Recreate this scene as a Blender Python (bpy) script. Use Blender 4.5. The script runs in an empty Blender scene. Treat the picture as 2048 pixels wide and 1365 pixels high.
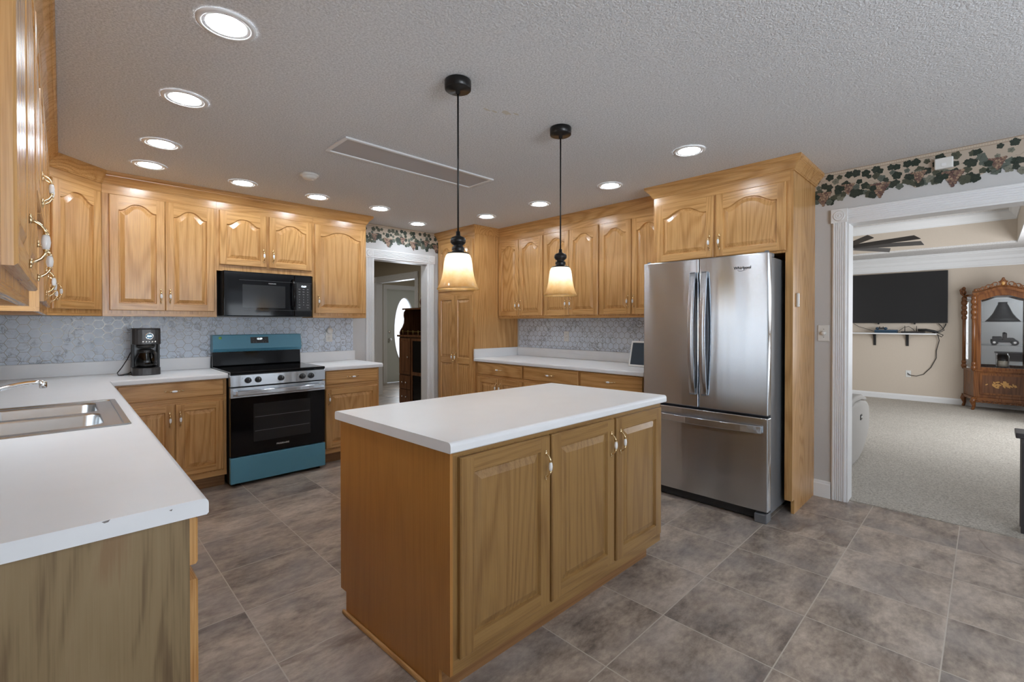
import bpy, bmesh, math, random
from mathutils import Vector, Matrix

PI = math.pi
SC = bpy.context.scene
COL = SC.collection
rnd = random.Random(7)

# ---------------------------------------------------------------- camera
cam = bpy.data.cameras.new('camera'); CAM = bpy.data.objects.new('camera', cam); COL.objects.link(CAM)
FPX = 924.06
cam.sensor_fit = 'HORIZONTAL'; cam.sensor_width = 36.0; cam.lens = FPX/2048*36.0
cam.shift_x = 0.0; cam.shift_y = (653.59-682.5)/2048
CAM.location = (0, 0, 1.3166)
CAM.rotation_euler = (PI/2-0.00773, 0, math.radians(45.779-90))
cam.clip_start = 0.02; cam.clip_end = 200
SC.camera = CAM
# ---------------------------------------------------------------- view and world
SC.view_settings.view_transform = 'Standard'
SC.view_settings.look = 'None'
SC.view_settings.gamma = 1
SC.view_settings.use_curve_mapping = False
SC.view_settings.exposure = 0.36
W = bpy.data.worlds.new('world'); SC.world = W; W.use_nodes = True
wb = W.node_tree.nodes['Background']; wb.inputs[0].default_value = (.78, .88, 1, 1); wb.inputs[1].default_value = 1.6
SC.cycles.max_bounces = 8; SC.cycles.diffuse_bounces = 5; SC.cycles.glossy_bounces = 4
SC.cycles.transmission_bounces = 6; SC.cycles.transparent_max_bounces = 8
SC.cycles.caustics_reflective = False; SC.cycles.caustics_refractive = False
SC.cycles.sample_clamp_indirect = 6.0
# ---------------------------------------------------------------- daylight at the windows, hall lamp, added fill for ceiling and foyer
CAN_E = 66.0
def area(name, loc, rot, sx, sy, power, color):
    l = bpy.data.lights.new(name, 'AREA'); l.shape = 'RECTANGLE'; l.size = sx; l.size_y = sy
    l.energy = power; l.color = color
    o = bpy.data.objects.new(name, l); COL.objects.link(o); o.location = loc; o.rotation_euler = rot
    return o
DAY = (.86, .93, 1.0)
area('dining_ceiling_fill', (.8, -3.08, 1.35), (PI/2+math.radians(76), 0, 0), 1.7, 1.4, 175, DAY)  # window light turned upward as added fill to brighten the kitchen ceiling
area('dining_ceiling_fill', (3.2, -3.08, 1.45), (PI/2+math.radians(55), 0, 0), .9, 1.1, 16, DAY)  # second upward fill, added for the ceiling
area('daylight_sink', (-.385, 2.465, 1.40), (0, -PI/2, 0), .5, .7, 2.2, DAY)
area('daylight_living', (7.6, -1.12, 1.35), (PI/2, 0, 0), 2.6, 1.5, 66, (.95, .97, 1.0))
area('daylight_living', (5.2, 3.92, 1.35), (-PI/2, 0, 0), 1.4, 1.4, 20, (.95, .97, 1.0))
area('daylight_hall', (5.52, 9.10, 1.15), (-PI/2, 0, 0), .4, 1.2, 9, DAY)
area('hall_ceiling_lamp', (2.4, 6.6, 2.44), (0, 0, 0), .35, .35, 12, (1, .95, .86))
area('foyer_fill', (5.5, 7.4, 2.44), (0, 0, 0), .35, .35, 7, (1, .95, .86))  # added fill without a fixture, lifts the dark foyer

# ---------------------------------------------------------------- key sizes
H = 2.443            # ceiling
CT = 0.914           # counter top
YA, XB, XL, YF = 4.86, 4.12, -0.40, -3.2   # kitchen wall planes
FA = 4.585           # face frame plane of the range-side wall cabinets
ZU = 1.368           # bottom of the wall cabinets

# ================================================================ materials
class NT:
    def __init__(s, name):
        s.m = bpy.data.materials.new(name); s.m.use_nodes = True
        s.t = s.m.node_tree; s.b = s.t.nodes['Principled BSDF']
    def n(s, typ, **kw):
        x = s.t.nodes.new(typ)
        for k, v in kw.items(): setattr(x, k, v)
        return x
    def link(s, a, b): s.t.links.new(a, b)
    def put(s, sock, v):
        if hasattr(v, 'links'): s.link(v, sock)
        else: sock.default_value = v
    def math(s, op, a, b=None, c=None):
        x = s.n('ShaderNodeMath', operation=op); s.put(x.inputs[0], a)
        if b is not None: s.put(x.inputs[1], b)
        if c is not None: s.put(x.inputs[2], c)
        return x.outputs[0]
    def vmath(s, op, a, b=None):
        x = s.n('ShaderNodeVectorMath', operation=op); s.put(x.inputs[0], a)
        if b is not None: s.put(x.inputs[1], b)
        return x.outputs['Value'] if op in ('DOT_PRODUCT', 'LENGTH') else x.outputs[0]
    def mix(s, f, a, b, mode='MIX'):
        x = s.n('ShaderNodeMix', data_type='RGBA', blend_type=mode)
        s.put(x.inputs[0], f); s.put(x.inputs[6], a); s.put(x.inputs[7], b); return x.outputs[2]
    def ramp(s, f, stops):
        x = s.n('ShaderNodeValToRGB'); e = x.color_ramp.elements
        while len(e) < len(stops): e.new(.5)
        for i, (p, c) in enumerate(stops):
            e[i].position = p; e[i].color = (*c, 1) if len(c) == 3 else c
        s.put(x.inputs[0], f); return x.outputs[0]
    def obj(s): return s.n('ShaderNodeTexCoord').outputs['Object']
    def mapping(s, v, scale):
        x = s.n('ShaderNodeMapping'); s.put(x.inputs[0], v); x.inputs['Scale'].default_value = scale; return x.outputs[0]
    def noise(s, v, scale, detail=2, rough=.5, dist=0):
        x = s.n('ShaderNodeTexNoise'); s.put(x.inputs['Vector'], v)
        x.inputs['Scale'].default_value = scale; x.inputs['Detail'].default_value = detail
        x.inputs['Roughness'].default_value = rough; x.inputs['Distortion'].default_value = dist
        return x.outputs[0]
    def bump(s, h, strength, dist=.01):
        x = s.n('ShaderNodeBump'); s.put(x.inputs['Height'], h); x.inputs['Strength'].default_value = strength
        x.inputs['Distance'].default_value = dist; s.link(x.outputs[0], s.b.inputs['Normal'])
    def set(s, **kw):
        for k, v in kw.items():
            s.put(s.b.inputs[k.replace('_', ' ')], (*v, 1) if isinstance(v, tuple) and len(v) == 3 else v)
        return s
def plain(name, c, rough=.5, metal=0.0, **kw):
    return NT(name).set(Base_Color=c, Roughness=rough, Metallic=metal, **kw).m
def speck(name, c, rough, scale, amt, bump=0, bscale=None, dist=.004):
    t = NT(name); v = t.obj(); n = t.noise(v, scale, 4)
    t.set(Base_Color=t.mix(n, (*[x*(1-amt) for x in c], 1), (*[min(1, x*(1+amt)) for x in c], 1)), Roughness=rough)
    if bump: t.bump(t.noise(v, bscale or scale, 3, .6), bump, dist)
    return t.m
def oak(name, axis, light=(.62, .352, .135), dark=(.36, .170, .052), rough=.25, fig=1.0, rings=.34, across=2.4, nrings=210, al=.085):
    t = NT(name)
    r = t.n('ShaderNodeObjectInfo').outputs['Random']
    off = t.n('ShaderNodeCombineXYZ'); t.link(t.math('MULTIPLY', r, 17.3), off.inputs[0]); t.link(t.math('MULTIPLY', r, 7.7), off.inputs[1]); t.link(t.math('MULTIPLY', r, 31.1), off.inputs[2])
    v = t.vmath('ADD', t.obj(), off.outputs[0])
    sc = {'x': (al, 1, 1), 'y': (1, al, 1), 'z': (1, 1, al)}[axis]
    mv = t.mapping(v, sc)
    n1 = t.noise(mv, across*fig, 2, .45)
    ring = t.math('SINE', t.math('MULTIPLY', n1, nrings))
    ring = t.math('MULTIPLY_ADD', ring, .5, .5); ring = t.math('SUBTRACT', 1.0, t.math('POWER', ring, 2.2))
    n2 = t.noise(mv, 1.7, 2)
    fs = {'x': (.02, 1, 1), 'y': (1, .02, 1), 'z': (1, 1, .02)}[axis]
    pore = t.noise(t.mapping(v, fs), 260, 2, .6)
    porem = t.ramp(pore, [(.42, (0, 0, 0)), (.62, (1, 1, 1))])
    a = t.math('MULTIPLY', ring, rings)
    a = t.math('ADD', a, t.math('MULTIPLY', n2, .40)); a = t.math('ADD', a, .17)
    a = t.math('SUBTRACT', a, t.math('MULTIPLY', porem, .32))
    mid = tuple((x+y)/2 for x, y in zip(light, dark))
    col = t.ramp(a, [(.0, dark), (.38, mid), (.75, light)])
    t.set(Base_Color=col, Roughness=rough)
    t.bump(pore, .05, .002)
    return t.m
M = {}
M['oak_v'] = oak('oak_upright', 'z'); M['oak_x'] = oak('oak_lying', 'x'); M['oak_y'] = oak('oak_depth', 'y')
def ply_mat():
    t = NT('raw_plywood'); v = t.obj()
    f = t.noise(t.mapping(v, (1, 1, .16)), 9.5, 3, .5, 1.1)
    g = t.noise(t.mapping(v, (1, 1, .02)), 230, 2, .6)
    a = t.math('ADD', t.math('MULTIPLY', f, .8), t.math('MULTIPLY', g, .2))
    c = t.ramp(a, [(.33, (.105, .062, .027)), (.43, (.165, .106, .05)), (.50, (.24, .165, .08)), (.60, (.27, .19, .098)), (.68, (.235, .145, .07))])
    t.set(Base_Color=c, Roughness=.6); t.bump(g, .08, .002); return t.m
M['ply'] = ply_mat()
M['isl_v'] = oak('island_oak_upright', 'z', (.32, .182, .062), (.205, .103, .032), .3, 1, .4)
M['isl_x'] = oak('island_oak_lying', 'x', (.32, .182, .062), (.205, .103, .032), .3, 1, .4)
M['isl_side'] = oak('island_side_oak', 'z', (.46, .215, .055), (.36, .155, .038), .33, .8, .22, 2.4, 150)
M['toe'] = oak('toe_board', 'x', (.30, .15, .06), (.2, .09, .03), .4)
M['lam'] = speck('white_laminate', (.785, .795, .81), .33, 9, .03)
M['steel'] = None
def steel(name, c, rough, aniso=.75):
    t = NT(name); v = t.obj()
    n = t.noise(t.mapping(v, (1, 1, 60)), 6, 2)
    t.set(Base_Color=c, Metallic=1.0, Roughness=rough, Anisotropic=aniso, Anisotropic_Rotation=.0)
    w = t.noise(t.mapping(v, (1, 1, .07)), 7.0, 2)
    t.bump(w, .35, .006)
    tg = t.n('ShaderNodeTangent', direction_type='RADIAL', axis='X'); t.link(tg.outputs[0], t.b.inputs['Tangent'])
    return t.m
M['steel'] = steel('brushed_steel', (.60, .64, .685), .21, 1.0)
M['sink'] = plain('sink_steel', (.66, .69, .71), .27, 1.0)
M['chrome'] = plain('chrome', (.8, .8, .8), .1, 1.0)
M['film'] = plain('blue_film', (.10, .30, .42), .32)
M['blackg'] = plain('black_gloss', (.004, .004, .005), .06, Specular_IOR_Level=.22)
M['black'] = plain('black_matte', (.014, .014, .015), .45)
M['blackw'] = plain('black_window', (.02, .02, .021), .1, Specular_IOR_Level=.3)
M['char'] = plain('charcoal_plastic', (.03, .027, .026), .28)
M['fside'] = plain('fridge_grey', (.13, .135, .145), .45)
M['brass'] = plain('polished_brass', (.86, .69, .42), .18, 1.0)
M['porc'] = plain('porcelain', (.82, .81, .80), .12)
M['trim'] = plain('white_trim_paint', (.78, .79, .80), .38)
M['wall'] = speck('pale_grey_wall', (.55, .55, .55), .7, 60, .02)
M['tan'] = speck('tan_wall', (.60, .525, .44), .75, 40, .03)
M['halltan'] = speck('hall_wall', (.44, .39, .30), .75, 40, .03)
M['lens'] = None
def emit(name, c, s):
    t = NT(name); t.set(Base_Color=c, Roughness=.4, Emission_Color=c, Emission_Strength=s); return t.m
M['lens'] = emit('lamp_lens', (.885, .945, 1.0), CAN_E)
M['bulb'] = emit('bulb', (1.0, .90, .76), 60)
M['led'] = emit('led_digits', (.8, .92, 1.0), 3.0)
M['ledb'] = emit('led_blue', (.20, .36, .5), .15)
M['print'] = plain('printed_white', (.6, .6, .6), .5)
M['bronze'] = plain('dark_bronze', (.012, .011, .011), .3, .4)
M['ivory'] = plain('ivory_plastic', (.72, .72, .70), .4)
M['screen'] = plain('dark_screen', (.008, .016, .027), .3, Specular_IOR_Level=.2)
M['tv'] = plain('tv_screen', (.012, .012, .013), .32)
M['bluep'] = plain('blue_plastic', (.03, .07, .12), .45)
M['walnut'] = oak('dark_walnut', 'z', (.15, .062, .026), (.075, .028, .012), .25, 1, .5)
M['cherry'] = oak('carved_cherry', 'z', (.21, .078, .022), (.10, .032, .010), .22, 1, .5)
M['inlay'] = plain('inlay_gold', (.5, .27, .08), .3)
M['fabric'] = speck('grey_sofa_fabric', (.34, .325, .305), .9, 220, .12, .3, 300)
M['fanblade'] = plain('dark_fan_blade', (.05, .045, .042), .5)
M['mirror'] = plain('mirror', (.86, .87, .86), .02, 1.0)
M['diff'] = plain('light_diffuser', (.47, .455, .46), .6)
M['green'] = plain('green_sticker', (.25, .5, .12), .5)
M['candle'] = plain('cream_wax', (.8, .74, .6), .5)
M['desk'] = plain('dark_grey_wood', (.045, .042, .045), .4)
M['chip'] = plain('bare_chip', (.22, .20, .19), .8)
M['gold'] = plain('gold_rail', (.5, .4, .15), .3, 1.0)
M['doorw'] = plain('front_door_paint', (.60, .64, .62), .45)
def glass(name, tint=(1, 1, 1), rough=0.0):
    t = NT(name); t.set(Base_Color=tint, Roughness=rough, IOR=1.45, Transmission_Weight=1.0)
    o = t.t.nodes['Material Output']; tr = t.n('ShaderNodeBsdfTransparent'); tr.inputs[0].default_value = (*[.94*x for x in tint], 1)
    gl = t.n('ShaderNodeBsdfGlossy'); gl.inputs['Roughness'].default_value = .02
    lw = t.n('ShaderNodeLayerWeight'); lw.inputs[0].default_value = .5
    fr = t.math('MULTIPLY_ADD', t.math('POWER', lw.outputs['Facing'], 4.0), .7, .045)
    mx = t.n('ShaderNodeMixShader'); t.link(fr, mx.inputs[0]); t.link(tr.outputs[0], mx.inputs[1]); t.link(gl.outputs[0], mx.inputs[2])
    t.link(mx.outputs[0], o.inputs[0])
    return t.m
M['glass'] = glass('clear_glass')
M['smoke'] = glass('smoked_glass', (.25, .24, .23))
def shade_mat():
    t = NT('amber_alabaster_glass'); v = t.obj()
    z = t.n('ShaderNodeSeparateXYZ'); t.link(v, z.inputs[0])
    n = t.noise(v, 28, 4, .6)
    f = t.math('MULTIPLY_ADD', z.outputs[2], 6.6, 0.0)
    f = t.math('ADD', f, t.math('MULTIPLY_ADD', n, .5, -.25))
    c = t.ramp(f, [(.0, (.66, .45, .19)), (.30, (.84, .70, .44)), (.62, (.96, .92, .84)), (1, (.97, .95, .9))])
    d = t.n('ShaderNodeBsdfDiffuse'); t.link(c, d.inputs[0])
    tr = t.n('ShaderNodeBsdfTranslucent'); t.link(c, tr.inputs[0])
    gl = t.n('ShaderNodeBsdfGlossy'); gl.inputs['Roughness'].default_value = .2
    a = t.n('ShaderNodeMixShader'); a.inputs[0].default_value = .55; t.link(d.outputs[0], a.inputs[1]); t.link(tr.outputs[0], a.inputs[2])
    b = t.n('ShaderNodeMixShader'); b.inputs[0].default_value = .05; t.link(a.outputs[0], b.inputs[1]); t.link(gl.outputs[0], b.inputs[2])
    t.link(b.outputs[0], t.t.nodes['Material Output'].inputs[0]); return t.m
M['shade'] = shade_mat()
def floor_mat():
    t = NT('slate_look_tile'); v = t.obj(); s = t.n('ShaderNodeSeparateXYZ'); t.link(v, s.inputs[0])
    P = .4475
    gx = t.math('DIVIDE', t.math('SUBTRACT', s.outputs[0], 2.38), P); gy = t.math('DIVIDE', t.math('SUBTRACT', s.outputs[1], 1.01), P)
    def edge(g):
        f = t.math('FRACT', g); return t.math('MINIMUM', f, t.math('SUBTRACT', 1.0, f))
    e = t.math('MINIMUM', edge(gx), edge(gy))
    grout = t.math('LESS_THAN', e, .0052)
    cell = t.n('ShaderNodeCombineXYZ'); t.link(t.math('FLOOR', gx), cell.inputs[0]); t.link(t.math('FLOOR', gy), cell.inputs[1])
    wn = t.n('ShaderNodeTexWhiteNoise', noise_dimensions='3D'); t.link(cell.outputs[0], wn.inputs[0])
    v2 = t.vmath('ADD', v, t.vmath('SCALE', wn.outputs['Color']))
    for nd in t.t.nodes:
        if nd.type == 'VECT_MATH' and nd.operation == 'SCALE': nd.inputs['Scale'].default_value = 9.0
    m1 = t.mapping(v2, (.75, 1.35, 1))
    n1 = t.noise(m1, 4.2, 9, .62, .35)
    n2 = t.noise(m1, 26, 7, .7)
    a = t.math('ADD', t.math('MULTIPLY', n1, .62), t.math('MULTIPLY', n2, .38))
    a = t.math('ADD', a, t.math('MULTIPLY_ADD', wn.outputs['Value'], .07, -.035))
    c = t.ramp(a, [(.36, (.14, .11, .092)), (.45, (.29, .234, .193)), (.53, (.42, .345, .283)), (.65, (.62, .525, .44))])
    hue = t.noise(v2, 3.1, 2)
    c = t.mix(t.ramp(hue, [(.45, (0, 0, 0)), (.7, (.45, .45, .45))]), c, (.25, .235, .24, 1))
    vein = t.math('ABSOLUTE', t.math('SUBTRACT', t.noise(t.mapping(v2, (.8, 1.5, 1)), 2.2, 4, .5, .5), .5))
    vm = t.ramp(vein, [(.0, (.5, .5, .5)), (.03, (0, 0, 0))]); vm = t.math('MULTIPLY', vm, t.ramp(t.noise(v2, 1.6, 1), [(.48, (0, 0, 0)), (.62, (1, 1, 1))]))
    c = t.mix(vm, c, (.16, .105, .08, 1))
    c = t.mix(grout, c, (.52, .47, .41, 1))
    t.set(Base_Color=c, Roughness=t.math('MULTIPLY_ADD', n2, .25, .26))
    h = t.math('SUBTRACT', t.math('MULTIPLY', n2, .4), t.math('MULTIPLY', grout, 1.0))
    t.bump(h, .25, .004)
    return t.m
M['floor'] = floor_mat()
def ceil_mat(name, c):
    t = NT(name); v = t.obj(); n = t.noise(v, 115, 3, .65); n2 = t.noise(v, 45, 2, .6)
    h = t.math('ADD', n, t.math('MULTIPLY', n2, .5))
    f = t.ramp(n, [(.36, (0, 0, 0)), (.62, (1, 1, 1))])
    t.set(Base_Color=t.mix(f, (*[x*.72 for x in c], 1), (*c, 1)), Roughness=.9); t.bump(h, .75, .006); return t.m
M['ceil'] = ceil_mat('stippled_ceiling', (.79, .80, .82)); M['ceil2'] = ceil_mat('living_ceiling', (.78, .77, .76))
def carpet_mat():
    t = NT('cream_carpet'); v = t.obj(); n = t.noise(v, 85, 4, .75); n2 = t.noise(v, 2.2, 3)
    f = t.ramp(n, [(.36, (.40, .365, .315)), (.52, (.66, .615, .545)), (.7, (.80, .755, .685))])
    c = t.mix(t.math('MULTIPLY_ADD', n2, .5, -.1), f, (.36, .33, .28, 1), 'MULTIPLY')
    t.set(Base_Color=t.mix(.45, f, c), Roughness=1.0); t.bump(n, 1.0, .02); return t.m
M['carpet'] = carpet_mat()
def hex_mat(name, ax):
    t = NT(name); s = t.n('ShaderNodeSeparateXYZ'); t.link(t.obj(), s.inputs[0])
    S = 1/.067
    a, b = (s.outputs[2], s.outputs[0]) if ax == 'x' else (s.outputs[1], s.outputs[2])
    if ax != 'x': a, b = s.outputs[1], s.outputs[2]
    p = t.n('ShaderNodeCombineXYZ'); t.link(t.math('MULTIPLY_ADD', a, S, 100.0), p.inputs[0]); t.link(t.math('MULTIPLY_ADD', b, S, 100.0), p.inputs[1])
    R = (1.0, 1.7320508, 1.0); Hh = (.5, .8660254, 0)
    def cell(v): return t.vmath('SUBTRACT', t.vmath('MODULO', v, R), Hh)
    g1 = cell(p.outputs[0]); g2 = cell(t.vmath('SUBTRACT', p.outputs[0], Hh))
    less = t.math('LESS_THAN', t.vmath('DOT_PRODUCT', g1, g1), t.vmath('DOT_PRODUCT', g2, g2))
    mx = t.n('ShaderNodeMix', data_type='VECTOR'); t.link(less, mx.inputs[0]); t.link(g2, mx.inputs[4]); t.link(g1, mx.inputs[5])
    gv = t.vmath('ABSOLUTE', mx.outputs[1])
    sx = t.n('ShaderNodeSeparateXYZ'); t.link(gv, sx.inputs[0])
    d = t.math('MAXIMUM', t.vmath('DOT_PRODUCT', gv, (.5, .8660254, 0)), sx.outputs[0])
    line = t.math('GREATER_THAN', d, .478)
    idv = t.vmath('SUBTRACT', p.outputs[0], mx.outputs[1])
    wn = t.n('ShaderNodeTexWhiteNoise', noise_dimensions='3D'); t.link(t.vmath('SNAP', idv, (.25, .25, .25)), wn.inputs[0])
    n = t.noise(p.outputs[0], .62, 5, .6, 1.6)
    vein = t.math('ABSOLUTE', t.math('SUBTRACT', n, .5))
    vm = t.ramp(vein, [(.0, (1, 1, 1)), (.02, (.3, .3, .3)), (.06, (0, 0, 0))])
    cloud = t.noise(p.outputs[0], .5, 3)
    base = t.mix(cloud, (.54, .62, .73, 1), (.69, .75, .83, 1))
    gate = t.ramp(t.noise(p.outputs[0], .45, 2), [(.42, (0, 0, 0)), (.56, (1, 1, 1))])
    c = t.mix(t.math('MULTIPLY', t.math('MULTIPLY', vm, gate), .9), base, (.13, .14, .18, 1))
    c = t.mix(line, c, (.25, .225, .185, 1))
    t.set(Base_Color=c, Roughness=t.math('MULTIPLY_ADD', line, -.1, .34), Metallic=t.math('MULTIPLY', line, .3))
    t.bump(t.math('MULTIPLY', line, -1.0), .25, .002)
    return t.m
M['hexx'] = hex_mat('marble_hexagon_tile', 'x'); M['hexy'] = hex_mat('marble_hexagon_tile_side', 'y')

# ================================================================ mesh helpers
class MB:
    def __init__(s): s.v = []; s.f = []; s.mi = []; s.sm = []; s.mats = []
    def mid(s, m):
        m = M[m] if isinstance(m, str) else m
        if m not in s.mats: s.mats.append(m)
        return s.mats.index(m)
    def add(s, pts, faces, mat, smooth=False):
        b = len(s.v); s.v += [tuple(p) for p in pts]; k = s.mid(mat)
        for f in faces: s.f.append([b+i for i in f]); s.mi.append(k); s.sm.append(smooth)
    def quad(s, a, b, c, d, mat): s.add([a, b, c, d], [(0, 1, 2, 3)], mat)
    def box(s, x0, x1, y0, y1, z0, z1, mat):
        p = [(x0, y0, z0), (x1, y0, z0), (x1, y1, z0), (x0, y1, z0), (x0, y0, z1), (x1, y0, z1), (x1, y1, z1), (x0, y1, z1)]
        s.add(p, [(3, 2, 1, 0), (4, 5, 6, 7), (0, 1, 5, 4), (1, 2, 6, 5), (2, 3, 7, 6), (3, 0, 4, 7)], mat); return s
    def prism(s, poly, axis, a0, a1, mat, smooth=False):
        n = len(poly)
        def P(p, a): return {'x': (a, p[0], p[1]), 'y': (p[0], a, p[1]), 'z': (p[0], p[1], a)}[axis]
        pts = [P(p, a0) for p in poly]+[P(p, a1) for p in poly]
        s.add(pts, [list(range(n))[::-1], list(range(n, 2*n))], mat)
        s.add(pts, [(i, (i+1) % n, n+(i+1) % n, n+i) for i in range(n)], mat, smooth); return s
    def tube(s, pts, r, mat, n=8, caps=True):
        pts = [Vector(p) for p in pts]; L = len(pts); rs = r if isinstance(r, (list, tuple)) else [r]*L
        ring = []; up = None
        for i, p in enumerate(pts):
            d = (pts[min(i+1, L-1)]-pts[max(i-1, 0)]).normalized()
            if up is None:
                up = Vector((0, 0, 1)) if abs(d.z) < .9 else Vector((1, 0, 0))
            u = d.cross(up).normalized(); w = u.cross(d).normalized(); up = w
            for k in range(n):
                a = 2*PI*k/n; ring.append(p+(u*math.cos(a)+w*math.sin(a))*rs[i])
        fs = [(i*n+k, i*n+(k+1) % n, (i+1)*n+(k+1) % n, (i+1)*n+k) for i in range(L-1) for k in range(n)]
        s.add(ring, fs, mat, True)
        if caps:
            s.add(ring[:n], [list(range(n))], mat); s.add(ring[-n:], [list(range(n))], mat)
        return s
    def lathe(s, prof, c, mat, n=24, axis='z', smooth=True, sy=1.0, caps=True):
        cx, cy, cz = c; pts = []
        for r, h in prof:
            for k in range(n):
                a = 2*PI*k/n; p, q = r*math.cos(a), r*math.sin(a)*sy
                pts.append({'z': (cx+p, cy+q, cz+h), 'x': (cx+h, cy+p, cz+q), 'y': (cx+p, cy+h, cz+q)}[axis])
        L = len(prof)
        s.add(pts, [(i*n+k, i*n+(k+1) % n, (i+1)*n+(k+1) % n, (i+1)*n+k) for i in range(L-1) for k in range(n)], mat, smooth)
        if caps and prof[0][0] > 1e-5: s.add(pts[:n], [list(range(n))[::-1]], mat)
        if caps and prof[-1][0] > 1e-5: s.add(pts[-n:], [list(range(n))], mat)
        return s
    def ball(s, c, r, mat, n=12, m=8):
        rx, ry, rz = r if isinstance(r, tuple) else (r, r, r)
        pts = [(c[0]+rx*math.sin(PI*i/m)*math.cos(2*PI*k/n), c[1]+ry*math.sin(PI*i/m)*math.sin(2*PI*k/n), c[2]+rz*math.cos(PI*i/m)) for i in range(m+1) for k in range(n)]
        s.add(pts, [(i*n+k, i*n+(k+1) % n, (i+1)*n+(k+1) % n, (i+1)*n+k) for i in range(m) for k in range(n)], mat, True); return s
    def sweep(s, path, prof, mat, closed=True):
        """path: xy points; prof: (offset to the right of travel, z). mitred."""
        n = len(path); P = [Vector((p[0], p[1])) for p in path]; rows = []
        for i in range(n):
            d0 = (P[i]-P[i-1]).normalized() if i else None; d1 = (P[i+1]-P[i]).normalized() if i < n-1 else None
            n0 = Vector((d0.y, -d0.x)) if d0 else None; n1 = Vector((d1.y, -d1.x)) if d1 else None
            if n0 and n1:
                b = (n0+n1).normalized(); k = 1/max(.2, b.dot(n0)); m = b*k
            else: m = n0 or n1
            rows.append([(P[i].x+m.x*o, P[i].y+m.y*o, z) for o, z in prof])
        q = len(prof); pts = [p for r in rows for p in r]
        s.add(pts, [(i*q+k, (i+1)*q+k, (i+1)*q+(k+1) % q, i*q+(k+1) % q) for i in range(n-1) for k in range(q if closed else q-1)], mat)
        if closed: s.add(rows[0], [list(range(q))], mat); s.add(rows[-1], [list(range(q))[::-1]], mat)
        return s
    def build(s, name, parent=None, loc=(0, 0, 0), rot=(0, 0, 0), bev=0, warp=None, seg=2, recalc=True):
        me = bpy.data.meshes.new(name)
        v = [warp(p) for p in s.v] if warp else s.v
        me.from_pydata(v, [], s.f)
        for m in s.mats: me.materials.append(m)
        me.polygons.foreach_set('material_index', s.mi); me.polygons.foreach_set('use_smooth', s.sm)
        me.update()
        if recalc:
            b = bmesh.new(); b.from_mesh(me); bmesh.ops.remove_doubles(b, verts=b.verts, dist=1e-6)
            bmesh.ops.recalc_face_normals(b, faces=b.faces); b.to_mesh(me); b.free()
        o = bpy.data.objects.new(name, me); COL.objects.link(o)
        o.location = loc; o.rotation_euler = rot
        if parent: o.parent = parent
        if bev:
            md = o.modifiers.new('bevel', 'BEVEL'); md.width = bev; md.segments = seg; md.limit_method = 'ANGLE'; md.angle_limit = math.radians(40)
            md.harden_normals = False
        return o
def tag(o, label, cat, group=None, kind=None):
    o['label'] = label; o['category'] = cat
    if group: o['group'] = group
    if kind: o['kind'] = kind
    return o
def thing(name, label, cat, loc=(0, 0, 0), rot=0, group=None):
    o = bpy.data.objects.new(name, None); COL.objects.link(o); o.empty_display_size = .05
    o.location = loc; o.rotation_euler = (0, 0, rot); return tag(o, label, cat, group)
def structure(o): o['kind'] = 'structure'; return o
def dup(root, loc, label, rot=None):
    r = root.copy(); COL.objects.link(r); r.location = loc; r['label'] = label
    if rot is not None: r.rotation_euler = (0, 0, rot)
    for ch in list(root.children):
        c = ch.copy(); COL.objects.link(c); c.parent = r
        for g in list(ch.children):
            d = g.copy(); COL.objects.link(d); d.parent = c
    return r
def text(name, body, size, mat, parent, loc, rot, depth=.0006, align='CENTER', sx=1.0, bold=0):
    cu = bpy.data.curves.new(name, 'FONT'); cu.body = body; cu.size = size; cu.offset = bold; cu.extrude = depth; cu.align_x = align; cu.align_y = 'CENTER'
    t = bpy.data.objects.new(name, cu); COL.objects.link(t)
    me = bpy.data.meshes.new_from_object(t.evaluated_get(bpy.context.evaluated_depsgraph_get()))
    bpy.data.objects.remove(t); bpy.data.curves.remove(cu)
    me.name = name; me.materials.clear(); me.materials.append(M[mat])
    o = bpy.data.objects.new(name, me); COL.objects.link(o); o.location = loc; o.rotation_euler = rot; o.scale = (sx, 1, 1); o.parent = parent
    return o
def arc(c, r, a0, a1, n):
    return [(c[0]+r*math.cos(a0+(a1-a0)*i/n), c[1]+r*math.sin(a0+(a1-a0)*i/n)) for i in range(n+1)]

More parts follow.
